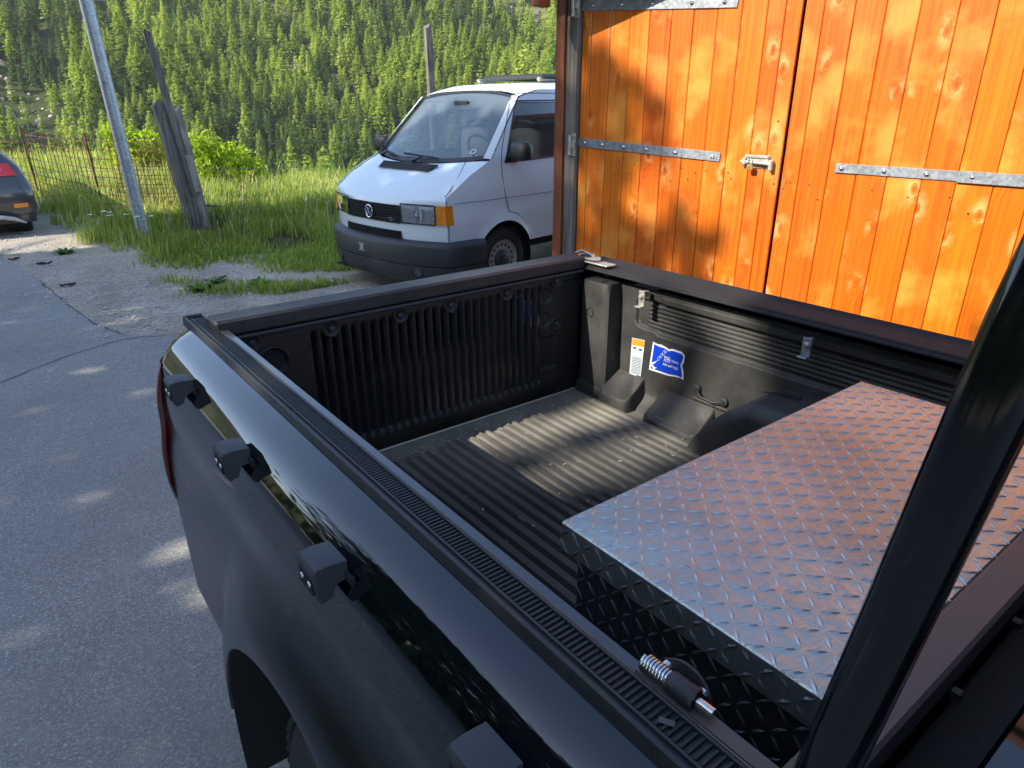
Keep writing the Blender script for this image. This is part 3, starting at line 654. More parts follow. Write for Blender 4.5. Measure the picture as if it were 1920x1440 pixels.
# roof with a sloping rake fascia in front of the doors
sl_ = .283
def rz_(s): return 2.41 + sl_ * (2.44 - s)
mb = MB(); a0, a1 = 2.50, -1.2
mb.quad(W(a0, rz_(a0), .30), W(a1, rz_(a1), .30), W(a1, rz_(a1) + .16, .30), W(a0, rz_(a0) + .16, .30)); mb.quad(W(a0, rz_(a0), .27), W(a1, rz_(a1), .27), W(a1, rz_(a1) + .16, .27), W(a0, rz_(a0) + .16, .27))
mb.quad(W(a0, rz_(a0), .30), W(a1, rz_(a1), .30), W(a1, rz_(a1), .27), W(a0, rz_(a0), .27)); gp('fascia_board', mb, 'brown')
mb = MB()
for (e0, e1, h0, h1) in ((.33, -5.3, .14, .18),):
    A = [W(s, rz_(s) + h0, e0) for s in (2.75, a1)] + [W(s, rz_(s) + h0, e1) for s in (a1, 2.75)]; B = [p + V3(0, 0, .05) for p in A]; mb.grid([A, B], True); mb.cap(B); mb.cap(A)
gp('roof', mb, 'brown'); mb = MB(); wbox(mb, 2.445, 2.50, 2.31, 2.50, .20, .30); gp('eave_block', mb, 'brown')
gb = []; k = 0; sv = 2.37
while sv > -1.1:
    mb = MB(); s1 = sv - .145; mb.grid([[W(sv, 2.565, -.01), W(sv, 2.565, .012), W(s1 + .004, 2.565, .012), W(s1 + .004, 2.565, -.01)], [W(sv, max(2.57, rz_(sv) + .13), -.01), W(sv, max(2.57, rz_(sv) + .13), .012), W(s1 + .004, max(2.57, rz_(s1) + .13), .012), W(s1 + .004, max(2.57, rz_(s1) + .13), -.01)]])
    gp('gable_board', mb, 'gable'); sv = s1
doorL = gp('door', wbox(MB(), 1.181, 2.368, .05, 2.45, -.045, -.022), 'dark'); doorR = gp('door', wbox(MB(), -.75, 1.165, 2.0-1.95, 2.45, -.045, -.022), 'dark')
def planks(edges, door):
    for a, b in zip(edges[:-1], edges[1:]):
        hi, lo = a - .0012, b + .0012; e = random.uniform(-.0015, .0015); ch = .0035
        sec = [(hi, -.02), (hi, e - ch), (hi - ch, e), (lo + ch, e), (lo, e - ch), (lo, -.02)]
        mb = MB(); mb.grid([[W(s, .06, q) for s, q in sec], [W(s, 2.45, q) for s, q in sec]]); o = mb.build('plank', MT['plank'], door)
planks([2.368, 2.31, 2.188, 2.068, 1.953, 1.828, 1.709, 1.583, 1.461, 1.338, 1.255, 1.180], doorL)
planks([1.166, 1.085, .955, .83, .70, .56, .43, .295, .17, .05, -.07, -.19, -.31, -.43, -.55, -.67, -.75], doorR)
# hinge straps follow the slight sag of the doors
def strap(door, s0, s1, zt0, zt1, hgt, bolts, splice=None):
    tl = math.atan((zt1 - zt0) / (s1 - s0)); st = gp('hinge_strap', wbox(MB(), s0, s1, (zt0 + zt1) / 2 - hgt, (zt0 + zt1) / 2, .002, .008, .0015, tl), 'galv', door)
    if splice:
        zc = zt0 + (zt1 - zt0) * (splice - s0) / (s1 - s0); x1 = s1 if abs(s1) < 3 else s1; zz = (zc + zt1) / 2
        wbox(MB(), splice, s1, zz - hgt - .004, zz + .002, .0085, .012, .001, tl).build('splice_plate', MT['galv'], door)
    for b in bolts:
        z = zt0 + (zt1 - zt0) * (b - s0) / (s1 - s0) - hgt / 2
        MB().lathe(W(b, z, .008), -NW, [(.0105, 0), (.0105, .003), (.007, .008), (0.0005, .010)], 10).build('coach_bolt', MT['steel'], door, smooth=True)
strap(doorL, 2.372, 1.490, 1.646, 1.597, .046, [2.32, 2.20, 2.06, 1.915, 1.74, 1.53])
strap(doorL, 2.372, 1.483, 2.352, 2.300, .050, [2.30, 2.12, 1.94, 1.72, 1.55])
strap(doorR, .924, -.40, 1.570, 1.545, .042, [.895, .715, .545, .375, .19, 0, -.2], .43)
for z in (1.608, 2.33):
    mb = MB(); wbox(mb, 2.372, 2.400, z - .062, z + .062, .031, .036, .001); mb.tube([W(2.405, z - .055, .045), W(2.405, z + .055, .045)], .009, 10); wbox(mb, 2.372, 2.41, z - .02, z + .02, .034, .05, .002); mb.build('hinge_knuckle', MT['zinc'], ga)
mb = MB()
for s, z in [(2.335, 1.575), (2.27, 1.545), (2.18, 1.52), (2.09, 1.53), (1.99, 1.515), (1.90, 1.52), (1.80, 1.50), (1.70, 1.51), (1.62, 1.49), (1.56, 1.505), (2.33, 1.50), (2.23, 1.48), (2.12, 1.46), (2.02, 1.47), (1.93, 1.45), (1.85, 1.465), (1.76, 1.44), (1.66, 1.455), (1.44, 1.50), (1.20, 1.46), (1.12, 1.47), (1.03, 1.465), (.98, 1.40), (.75, 1.46), (.60, 1.44), (.44, 1.45), (.36, 1.39), (1.22, 1.75), (1.15, 1.44), (1.42, 1.47)]:
    mb.disc(W(s, z, .001), -NW, .004, 7, .0015)
mb.build('nail_heads', MT['steel'], doorL)
# barrel bolt and padlock
bb = gp('barrel_bolt', wbox(wbox(MB(), 1.232, 1.362, 1.575, 1.592, .002, .006, .001), 1.232, 1.362, 1.530, 1.545, .002, .006, .001), 'zinc', doorL)
mb = MB(); wbox(mb, 1.236, 1.358, 1.577, 1.590, .006, .016, .003); wbox(mb, 1.236, 1.358, 1.548, 1.574, .004, .012, .002); mb.tube([W(1.37, 1.560, .022), W(1.222, 1.553, .022)], .0085, 12); wbox(mb, 1.212, 1.230, 1.522, 1.572, .004, .03, .003); wbox(mb, 1.345, 1.366, 1.545, 1.576, .004, .032, .003); mb.build('bolt_barrel', MT['zinc'], doorL)
pl = thing('padlock', 'small brass padlock hanging from the barrel bolt on the orange door', 'padlock', W(1.318, 1.53, .03))
wbox(MB(), 1.303, 1.333, 1.520, 1.548, .026, .042, .004).build('lock_body', MT['brass'], pl)
MB().tube([W(1.309, 1.548, .034), W(1.309, 1.566, .034), W(1.318, 1.574, .034), W(1.327, 1.566, .034), W(1.327, 1.548, .034)], .0028, 8).build('shackle', MT['steel'], pl, smooth=True)

# ================================================================== pickup truck
ZR, ZF = 1.287, .787
TC = 1.11                       # centre line x
truck = thing('pickup_truck', 'black pickup truck seen over its open cargo bed with ribbed liner', 'pickup truck', (TC, .9, 0))
AY, AZ, AR = .80, .42, .55
PX = [(1.272, .384), (1.2695, .362), (1.262, .335), (1.250, .312), (1.232, .294), (1.20, .274), (1.12, .259), (1.0, .247), (.9, .241), (.8, .240), (.5, .243)]
pzs = [p[0] for p in PX][::-1]; pxs = [p[1] for p in PX][::-1]
def side_x(y, z):
    x = interp(z, pzs, pxs)
    r = math.hypot(y - AY, z - AZ)
    x -= .056 * sstep(1 - (r - AR) / .20) * sstep((1.16 - z) / .2)
    x += .006 * math.exp(-((z - 1.03) / .05) ** 2) * sstep((y - .3) / .4)      # concave crease
    if y > 1.865: q = min(1, (y - 1.865) / .120); x += .11 * (1 - math.sqrt(max(0, 1 - q * q)))
    return x
def bedside(name, sgn, mat):
    ys = list(np.linspace(.085, 1.865, 110)) + list(1.865 + .120 * np.sin(np.linspace(.05, 1, 14) * pi / 2)); rows = []
    for y in ys:
        zb = .50
        if abs(y - AY) < AR: zb = max(zb, AZ + math.sqrt(AR * AR - (y - AY) ** 2))
        zs = list(zb + (1.20 - zb) * np.linspace(0, 1, 34)) + [1.212, 1.223, 1.232, 1.241, 1.250, 1.256, 1.262, 1.266, 1.2695, 1.271, 1.272]
        r = [(side_x(y, z), y, z) for z in zs]
        x0 = side_x(y, zb); lip = [(x0 + .03, y, zb + .002), (x0 + .004, y, zb - .003)]
        r = lip + r
        if sgn < 0: r = [(2 * TC - p[0], p[1], p[2]) for p in r]
        rows.append(r)
    mb = MB(); mb.grid(rows)
    x0, y0 = side_x(1.985, 1), 1.985
    rear = [rows[-1][k] for k in range(2, len(rows[-1]))]; mb.grid([rear, [(p[0] + .12 * sgn, 1.992, p[2]) for p in rear]])
    return mb.build(name, mat, truck, ang=60)
bedside('bedside_panel', 1, MT['black']); bedside('bedside_panel', -1, MT['black'])
def extr(mb, prof, y0, y1, n=2, capped=True):
    rows = [[(x, y0 + (y1 - y0) * k / n, z) for x, z in prof] for k in range(n + 1)]; mb.grid(rows)
    if capped: mb.cap(rows[0]); mb.cap(rows[-1][::-1])
    return mb
# near rail cap: outer lip, ribbed tread, smooth inner flange
rail = extr(MB(), [(.370, 1.262), (.3705, 1.281), (.373, 1.2865), (.3785, 1.287), (.381, 1.284), (.382, 1.281), (.386, 1.2805), (.387, 1.284), (.390, 1.2845), (.3905, 1.281), (.4165, 1.281), (.417, 1.286), (.419, 1.2875), (.421, 1.287), (.421, 1.26)], .06, 2.0).build('bed_rail_cap', MT['trim'], truck, ang=35)
mb = MB(); y = .07
while y < 1.955:
    mb.grid([[(.391, y, 1.2812), (.391, y + .0010, 1.2846), (.391, y + .0034, 1.2846), (.391, y + .0044, 1.2812)], [(.416, y, 1.2812), (.416, y + .0010, 1.2846), (.416, y + .0034, 1.2846), (.416, y + .0044, 1.2812)]]); y += .0078
tag(mb.build('cap_ridges', MT['trim'], rail), None, None, None, 'stuff')
extr(MB(), [(.4215, 1.255), (.4215, 1.2835), (.424, 1.2855), (.437, 1.2850), (.440, 1.282), (.4405, 1.235)], .14, 1.80).build('rail_flange', simple('satin_rail_paint', (.05, .055, .065), .28, .3, 6, .3, .05, 60, coat=.4), truck, ang=40)
MB().box((.397, 1.993, 1.283), (.048, .012, .012), None, .002).build('cap_end', MT['trim2'], truck)
# far rail
extr(MB(), [(1.722, 1.264), (1.720, 1.267), (1.722, 1.271), (1.730, 1.2735), (1.732, 1.279), (1.740, 1.281), (1.79, 1.283), (1.825, 1.285), (1.835, 1.291), (1.842, 1.291), (1.846, 1.284), (1.85, 1.26)], .10, 1.83).build('bed_rail', MT['railb'], truck, ang=35)
extr(MB(), [(1.722, 1.264), (1.85, 1.240)], .10, 1.83, capped=False).build('rail_underside', MT['trim'], truck)
# near and front inner walls
extr(MB(), [(.4405, 1.24), (.462, 1.10), (.47, .787)], .14, 1.82, capped=False).build('inner_wall', MT['linerw'], truck)
MB().box((1.12, .186, 1.01), (1.32, .03, .46), None, .004).build('bulkhead', MT['linerw'], truck)
MB().box((1.12, .168, 1.268), (1.36, .045, .040), None, .004).build('bulkhead_cap', MT['strip'], truck)
# ribbed floor
PIT = .0385
def ribz(x, y):
    k = (x - .50) / PIT; f = abs((k % 1) - .5) * 2; i = int(k)
    endy = 1.722 + .012 * ((i * 7) % 3 - 1)
    a = sstep((endy - y) / .05)
    if x < .52 or x > 1.66: a = 0
    return ZF + .016 * a * sstep((f - .26) / .16)
xs = []; x = .46
while x < 1.80: xs.append(x); x += PIT / 14
ys = [.19, .5, .9, 1.2, 1.5, 1.62] + list(np.linspace(1.65, 1.75, 14)) + [1.78, 1.80]
rows = []
for y in ys: rows.append([(x, y, ribz(x, y) + (.035 * sstep((x - 1.735) / .045)) ) for x in xs])
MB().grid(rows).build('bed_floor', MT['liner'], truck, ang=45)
MB().box((1.10, 1.8045, .790), (1.24, .007, .006), None, .001).build('sill_strip', MT['seam'], truck)
# grit and bits of straw lying in the bed
mb = MB()
for k in range(170):
    x = random.uniform(.62, 1.70); y = random.choice((random.uniform(.75, 1.78), random.gauss(1.745, .02))); y = min(1.79, y)
    mb.box((x, y, ribz(x, y) + .0012), (random.uniform(.002, .006), random.uniform(.002, .014), .0022), Matrix.Rotation(random.random() * 3, 3, 'Z'))
tag(mb.build('bed_grit', simple('grit', (.30, .26, .19), .95), truck), None, None, None, 'stuff')
# far wall
def wallx(y, z):
    x = 1.775
    if z < .86: x -= .05 * (1 - sstep((z - .785) / .075)) ** 2
    # raised lower edge of recess + ribs
    def rr(y, z, y0, y1, z0, z1, r):
        dy = max(y0 + r - y, y - (y1 - r), 0); dz = max(z0 + r - z, z - (z1 - r), 0); return r - math.hypot(dy, dz)
    lowz = 1.083 - .010 * sstep((1.50 - y) / .03)
    dd = rr(y, z, -.5, 1.588, lowz, 1.198, .03)
    x += .014 * sstep(dd / .012)
    if y < 1.532 and 1.092 < z < 1.182:
        k = (z - 1.092) / .015; f = abs((k % 1) - .5) * 2; x -= .0055 * sstep((.72 - f) / .25) * sstep((1.535 - y) / .012)
    if 1.186 < z < 1.215 and y < 1.47: x -= .008 * sstep((1.47 - y) / .01) * sstep((z - 1.186) / .006)
    return x
ysw = list(np.linspace(.18, 1.44, 20)) + list(np.linspace(1.46, 1.60, 44)) + [1.62, 1.66, 1.72, 1.80]
zsw = list(np.linspace(.785, .87, 10)) + list(np.linspace(.89, 1.06, 6)) + list(np.linspace(1.066, 1.235, 88))
MB().grid([[(wallx(y, z), y, z) for z in zsw] for y in ysw]).build('inner_wall', MT['linerw'], truck, ang=80)
def rbox(name, x0, x1, y0, y1, z0, z1, mat='linerw', wz=0, wy=0, r=.25):
    rows = []
    for i in range(9):
        t = i / 8; z = z0 + (z1 - z0) * sin(t * pi / 2); k = (1 - r) + r * cos(t * pi / 2) ** .7; rr = []
        for j in range(28):
            a = 2 * pi * j / 28; ca, sa = cos(a), sin(a); q = (abs(ca) ** 9 + abs(sa) ** 9) ** (-1 / 9)
            px = (x0 + x1) / 2 + (x1 - x0) / 2 * ca * q * k; py = (y0 + y1) / 2 + (y1 - y0) / 2 * sa * q * k
            rr.append((px, py, z + wz * (px - (x0 + x1) / 2) * t + wy * (py - (y0 + y1) / 2) * t))
        rows.append(rr)
    mb = MB(); mb.grid(rows, True); mb.cap(rows[-1]); return mb.build(name, MT[mat], truck, ang=50)
rbox('corner_pillar', 1.700, 1.80, 1.655, 1.80, .77, 1.232, r=.10)
rbox('pillar_foot', 1.69, 1.81, 1.62, 1.82, .775, .84, r=.4)
rbox('liner_step', 1.675, 1.80, 1.515, 1.665, .775, .872, r=.10, wz=.75)
rbox('liner_step', 1.665, 1.80, 1.20, 1.435, .775, .858, r=.10, wz=.75)
for (c, s_) in (((1.733, 1.728, 1.2335), (.035, .05, .004)),): MB().box(c, s_, None, .002).build('pillar_recess', MT['gap'], truck)
MB().lathe((1.7010, 1.742, 1.115), (-1, 0, 0), [(.018, .0), (.017, .003), (.012, -.004), (.001, -.006)], 16).build('pillar_socket', MT['gap'], truck)
# wheel housing
rows = []
for y in np.linspace(1.215, .18, 40):
    t = (1.215 - y); h = .775 + .265 * min(1, (t / .24)) ** .6; h = min(1.04, h); xin = 1.585 + .05 * (1 - sstep(t / .2)); r = []
    for k in range(14):
        a = k / 13 * pi / 2; cr = min(.05, (h - .77) * .6); r.append((xin + cr - cr * cos(a), y, h - cr + cr * sin(a)))
    rows.append([(xin - .01, y, .775)] + r + [(1.80, y, h + .004)])
MB().grid(rows).build('wheel_housing', MT['linerw'], truck, ang=60)
MB().tube([(1.715, 1.01, 1.035), (1.725, .96, 1.0435), (1.735, .90, 1.0445)], [.006, .013, .008], 12, True, .15, (0, 0, 1)).build('drain_slot', MT['gap'], truck)
# labels on the far wall
lab = MB().quad((1.7725, 1.592, 1.040), (1.7725, 1.530, 1.046), (1.7725, 1.538, .903), (1.7725, 1.556, .905), (1.7725, 1.562, .897), (1.7725, 1.594, .896)).build('warning_label', MT['lab2'], truck); lab['label'] = 'narrow torn grey label with orange top'
MB().quad((1.7718, 1.590, 1.038), (1.7718, 1.531, 1.044), (1.7718, 1.532, 1.020), (1.7718, 1.590, 1.013)).build('orange_band', MT['orange'], lab)
MB().quad((1.7718, 1.590, 1.010), (1.7718, 1.533, 1.017), (1.7718, 1.535, .978), (1.7718, 1.591, .972)).build('white_band', MT['white'], lab)
mb = MB()
for k in range(11): mb.quad((1.7712, 1.585, .968 - k * .006), (1.7712, 1.541, .973 - k * .006), (1.7712, 1.541, .9715 - k * .006), (1.7712, 1.585, .9665 - k * .006))
for yy in (1.575, 1.548): mb.quad((1.7712, yy + .012, 1.006), (1.7712, yy - .008, 1.010), (1.7712, yy - .01, 1.006), (1.7712, yy + .002, .999))
tag(mb.build('printed_lines', MT['gap'], lab), None, None, None, 'stuff')
lb = MB().quad((1.7728, 1.493, 1.050), (1.7728, 1.465, 1.047), (1.7728, 1.458, 1.050), (1.7728, 1.43, 1.046), (1.7728, 1.418, 1.042), (1.7728, 1.408, 1.048), (1.7728, 1.366, 1.049), (1.7728, 1.350, 1.040), (1.7728, 1.352, 1.012), (1.7728, 1.358, 1.0), (1.7728, 1.350, .985), (1.7728, 1.346, .950), (1.7728, 1.36, .954), (1.7728, 1.38, .952), (1.7728, 1.41, .946), (1.7728, 1.502, .942)).build('load_label', MT['white'], truck); lb['label'] = 'torn blue lashing load label with white chain and hook'
MB().quad((1.7720, 1.486, 1.045), (1.7720, 1.465, 1.041), (1.7720, 1.44, 1.042), (1.7720, 1.42, 1.036), (1.7720, 1.404, 1.042), (1.7720, 1.366, 1.042), (1.7720, 1.356, 1.034), (1.7720, 1.360, 1.012), (1.7720, 1.365, 1.0), (1.7720, 1.358, .985), (1.7720, 1.352, .958), (1.7720, 1.38, .958), (1.7720, 1.41, .953), (1.7720, 1.494, .950)).build('blue_field', MT['blue'], lb)
UU, VV_ = V3(0, -1, .03), V3(0, 0, 1)
text_obj('DIN', 'label_lettering', MT['white'], lb, (1.7714, 1.436, .999), UU, VV_, .016)
mbx = MB(); mbx.quad((1.7714, 1.438, 1.0135), (1.7714, 1.409, 1.0145), (1.7714, 1.409, 1.0130), (1.7714, 1.438, 1.012)); mbx.quad((1.7714, 1.438, .9965), (1.7714, 1.409, .9975), (1.7714, 1.409, .9960), (1.7714, 1.438, .995)); mbx.build('standard_frame', MT['white'], lb)
text_obj('75410', 'label_lettering', MT['white'], lb, (1.7714, 1.404, .999), UU, VV_, .0125)
text_obj('500 daN (kg)', 'label_lettering', MT['white'], lb, (1.7714, 1.440, .979), UU, VV_, .0125)
mb = MB()
for k in range(4):
    c = V3(1.7712, 1.430 + k * .010, 1.036 - k * .013); dd = V3(0, .4, -.9).normalized(); q = V3(0, .9, .4).normalized()
    rg = [c + dd * .009 * cos(a) + q * .0045 * sin(a) for a in np.linspace(0, 2 * pi, 15)]; mb.tube([p for p in rg], .0009, 4, False)
mb.tube([(1.7712, 1.468, .985), (1.7712, 1.474, .978), (1.7712, 1.484, .972), (1.7712, 1.486, .962), (1.7712, 1.476, .955), (1.7712, 1.466, .960)], [.0015, .003, .004, .004, .0035, .001], 6, True)
mb.build('chain_and_hook_print', MT['white'], lb)
# lashing handles
def handle(pts, name='lashing_handle', r=.0055):
    h = MB().tube(pts, r, 8).build(name, MT['trim'], truck, smooth=True)
    for p in (pts[0], pts[-1]): MB().lathe(p, (-1, 0, 0), [(.016, -.004), (.015, .004), (.008, .006), (.007, .010), (.0005, .010)], 14).build('anchor_bolt', MT['trim2'], h, smooth=False)
handle([(1.765, 1.672, 1.005), (1.748, 1.668, .99), (1.740, 1.655, .965), (1.740, 1.655, .925), (1.750, 1.668, .905), (1.765, 1.672, .895)])
handle([(1.768, 1.285, .942), (1.757, 1.275, .938), (1.750, 1.255, .926), (1.750, 1.205, .921), (1.757, 1.185, .926), (1.768, 1.175, .930)], r=.004)
MB().box((1.768, 1.225, .905), (.012, .15, .010), None, .003).build('handle_ledge', MT['linerw'], truck)
for (y, z, mt) in ((1.515, 1.213, 'zinc'), (.905, 1.205, 'galv')):
    c = MB(); c.box((1.722, y, z), (.004, .026, .052), None, .001); c.box((1.712, y, z - .028), (.024, .026, .004), None, .001); c.box((1.74, y + .004, z + .012), (.03, .018, .02), None, .002)
    c = c.build('rail_clamp', MT[mt], truck); MB().lathe((1.719, y, z + .006), (-1, 0, 0), [(.009, 0), (.009, .003), (.006, .008), (.0005, .009)], 8).build('clamp_bolt', MT['zinc'], c)
# tailgate
TG = MB().box((1.08, 1.852, 1.00), (1.30, .055, .56), None, .006).build('tailgate', MT['black'], truck)
def tgy(x, z):
    y = 1.812
    if .655 < x < 1.532:
        k = (x - .655) / .0313; f = abs((k % 1) - .5) * 2
        top = 1.236 if int(k) % 4 != 2 else 1.232
        y += .016 * sstep((.80 - f) / .5) * sstep((top - z) / .022) * sstep((z - .845) / .02)
    else: y += 0
    if x > 1.532: y += .004 * sstep((x - 1.532) / .01) * sstep((z - .86) / .01) * sstep((1.236 - z) / .01)
    for (cx, cz, r, dp) in ((.725, 1.228, .028, -.016), (.952, 1.226, .028, -.016), (1.138, 1.226, .028, -.016), (1.366, 1.226, .028, -.016)):
        d = math.hypot(x - cx, z - cz)
        if d < r: y = 1.812
    for (cx, cz, r, dp) in ((.546, 1.165, .042, .012), (1.548, 1.187, .030, .008), (1.546, 1.097, .030, .008)):
        d = math.hypot(x - cx, z - cz); y += dp * sstep((r - d) / .006)
    if 1.505 < x < 1.60 and .90 < z < 1.03: y += .008 * sstep(min(x - 1.505, 1.60 - x, z - .90, 1.03 - z) / .008)
    y += .010 * sstep((.84 - z) / .04)
    return y
xsT = list(np.arange(.44, 1.715, .0039)); zsT = [.785, .80, .815, .83, .845, .855, .865, .88] + list(np.linspace(.895, 1.035, 26)) + list(np.linspace(1.045, 1.25, 48))
MB().grid([[(x, tgy(x, z), z) for x in xsT] for z in zsT]).build('tailgate_liner', MT['linert'], TG, ang=75)
tc = MB().box((1.068, 1.845, 1.287), (1.322, .088, .046), None, .007).build('tailgate_top_cap', mat_liner('dusty_tailgate_cap', (.014, .014, .015), (.07, .062, .056), .5, 300, .4), TG)
MB().box((1.068, 1.806, 1.257), (1.30, .014, .010), None, .003).build('cap_bead', MT['trim2'], TG)
for cx, cz in ((.495, 1.232), (.725, 1.228), (.952, 1.226), (1.138, 1.226), (1.366, 1.226), (1.592, 1.236), (1.597, 1.073)):
    b = MB().lathe((cx, 1.8118, cz), (0, -1, 0), [(.027, -.002), (.0262, .003), (.0235, .004), (.020, .0005), (.0005, .0005)], 20).build('bolt_recess', MT['linert'], TG, smooth=True)
    MB().lathe((cx, 1.811, cz), (0, -1, 0), [(.010, 0), (.010, .004), (.006, .0075), (.0005, .0075)], 10).build('liner_bolt', MT['trim2'], TG)
MB().lathe((.546, 1.812, 1.165), (0, -1, 0), [(.046, -.003), (.046, .003), (.042, .004), (.039, -.006)], 28).build('round_boss', MT['linert'], TG, smooth=True)
# latches
L1 = MB().poly([(0, 0), (.05, 0), (.062, .018), (.045, .045), (-.006, .045), (-.012, .02)], (.425, 1.905, 1.292), (0, -1, 0), (1, .15, 0), (0, 0, 1), .003).build('tailgate_latch', MT['trim'], truck)
MB().tube([(.426, 1.905, 1.297), (.433, 1.86, 1.297), (.452, 1.842, 1.297), (.475, 1.856, 1.297), (.474, 1.908, 1.297), (.448, 1.915, 1.297), (.426, 1.905, 1.297)], .0028, 6).build('latch_rim', MT['zinc'], L1)
MB().lathe((.45, 1.878, 1.296), (0, 0, 1), [(.007, 0), (.007, .003), (.0005, .005)], 10).build('latch_rivet', MT['zinc'], L1)
L2 = MB().poly([(0, 0), (.10, -.004), (.122, .018), (.10, .040), (.078, .030), (.055, .052), (.01, .050)], (1.722, 1.862, 1.302), (0, -1, 0), (1, 0, .12), (0, 0, 1), .003).build('tailgate_latch', MT['zinc'], truck)
MB().poly([(.02, .012), (.07, .010), (.075, .02), (.05, .032), (.02, .03)], (1.722, 1.862, 1.3052), (0, -1, 0), (1, 0, .12), (0, 0, 1), .0015).build('latch_slot', MT['gap'], L2)
MB().tube([(1.735, 1.87, 1.31), (1.745, 1.845, 1.323), (1.75, 1.80, 1.312)], .004, 6).build('latch_arm', MT['steel'], L2)
MB().box((1.742, 1.765, 1.292), (.05, .16, .006), None, .002).build('latch_plate', MT['zinc'], truck)
# tie-down blocks on the near side
for (y, z) in ((1.615, 1.226), (1.205, 1.222), (.785, 1.222), (.390, 1.222)):
    x0 = side_x(y, z) - .002; z += .006; s_ = .031
    def ring(t, k, dz):
        return [(x0 + a * k, y + t, z + b * k + dz) for a, b in ((0, .018), (-.030, .021), (-.046, .019), (-.050, .014), (-.047, -.032), (-.041, -.040), (-.028, -.036), (-.020, -.016), (0, -.012))]
    rows = [ring(-s_, .94, 0), ring(-s_ + .003, 1, 0), ring(s_ - .003, 1, -.002), ring(s_, .94, -.002)]
    mb = MB(); mb.grid(rows, True); mb.cap(rows[0]); mb.cap(rows[-1][::-1]); blk = mb.build('tie_down_block', MT['trim2'], truck, ang=22)
    MB().box((x0 - .0485, y + .001, z - .012), (.004, .048, .026), Matrix.Rotation(.05, 3, 'Y'), .001).build('block_recess', MT['gap'], blk)
    for dy in (-.013, .013): MB().lathe((x0 - .050, y + dy, z - .011), (-1, 0, 0), [(.0052, 0), (.0052, .0015), (.002, .003), (.0005, .001)], 10).build('screw', MT['steel'], blk, smooth=True)
    MB().poly([(-.012, .006), (.030, .002), (.034, -.040), (.010, -.062), (-.014, -.045)], (x0 + .001, y - .040, z - .005), (0, 1, 0), (-.12, 0, 1), (-1, 0, 0), .006).build('block_gasket', MT['gap'], blk)
# tail lamp, arch liner, wheel
mb = MB(); rows = []
for y in list(1.865 + .128 * np.sin(np.linspace(0, 1, 10) * pi / 2)):
    rows.append([(side_x(min(y, 1.984), z) - .014 * sin(pi * min(1, max(0, (z - .80) / .41))) ** .5 - .001, y + .004, z) for z in np.linspace(.80, 1.205, 14)])
mb.grid(rows).build('tail_lamp', MT['red'], truck, smooth=True)
rows = []
for a in np.linspace(-.25, pi + .25, 40): rows.append([(x, AY + (AR - .002) * cos(a), AZ + (AR - .002) * sin(a)) for x in (.192, .30, .46)])
MB().grid(rows).build('arch_liner', MT['gap'], truck, smooth=True)
MB().box((.62, AY, .62), (.34, 1.3, .05)).build('underbody', MT['gap'], truck)
MB().box((1.11, .9, .66), (1.2, 2.1, .10)).build('chassis', MT['gap'], truck)
MB().disc((.46, AY, AZ - .1), (-1, 0, 0), AR + .12, 30, .002).build('arch_liner', MT['gap'], truck)
for sx in (.245, 2 * TC - .245 - .25):
    wh = MB().lathe((sx, AY, .395), (1, 0, 0), [(.20, .01), (.28, .012), (.345, .0), (.380, .02), (.388, .045), (.388, .205), (.380, .23), (.345, .25), (.24, .24)], 40).build('wheel', MT['rubber'], truck, smooth=True)
    mb = MB()
    for k in range(52):
        a = 2 * pi * k / 52
        for j, (xx, ww) in enumerate(((.035, .05), (.095, .045), (.155, .045), (.215, .05))):
            aa = a + (.06 if j % 2 else 0); c = V3(sx + xx, AY + .390 * cos(aa), .395 + .390 * sin(aa)); M = Matrix.Rotation(aa, 3, 'X') @ Matrix.Rotation(.35 * (1 if j < 2 else -1), 3, 'Y')
            mb.box(c, (ww * .86, .014, .030), M, .002)
    tag(mb.build('tread_blocks', MT['rubber'], wh), None, None, None, 'stuff')
    MB().lathe((sx + .02, AY, .395), (1, 0, 0), [(.0005, .05), (.06, .04), (.08, .06), (.20, .05), (.215, .01)], 30).build('rim', MT['silver'], wh, smooth=True)
# roll bar
def rollbar():
    xl, xr = .412, 2 * TC - .412
    P = [(xl, .1556, 1.25), (xl, .1430, 1.36), (xl, .1234, 1.53), (xl, .1008, 1.725), (xl + .020, .094, 1.80), (xl + .10, .098, 1.855), (xl + .20, .095, 1.88)]
    R_ = [(.0162, .0205), (.0160, .0200), (.0156, .0198), (.0152, .0194), (.0155, .0195), (.017, .020), (.018, .020)]
    P = P + [(2 * TC - x, y, z) for x, y, z in P[::-1]]; R_ = R_ + R_[::-1]; rows = []; P = [Vector(p) for p in P]
    for i, p in enumerate(P):
        d = (P[min(i + 1, len(P) - 1)] - P[max(i - 1, 0)]).normalized(); yv = V3(0, 1, 0); yv = (yv - d * yv.dot(d)).normalized(); q = yv.cross(d); r = []
        for k in range(32):
            a = 2 * pi * k / 32; ca, sa = cos(a), sin(a); e = (abs(ca) ** 3.2 + abs(sa) ** 3.2) ** (-1 / 3.2); r.append(p + q * ca * e * R_[i][0] + yv * sa * e * R_[i][1])
        rows.append(r)
    MB().grid(rows, True).build('roll_bar', MT['blackc'], truck, ang=60)
rollbar()
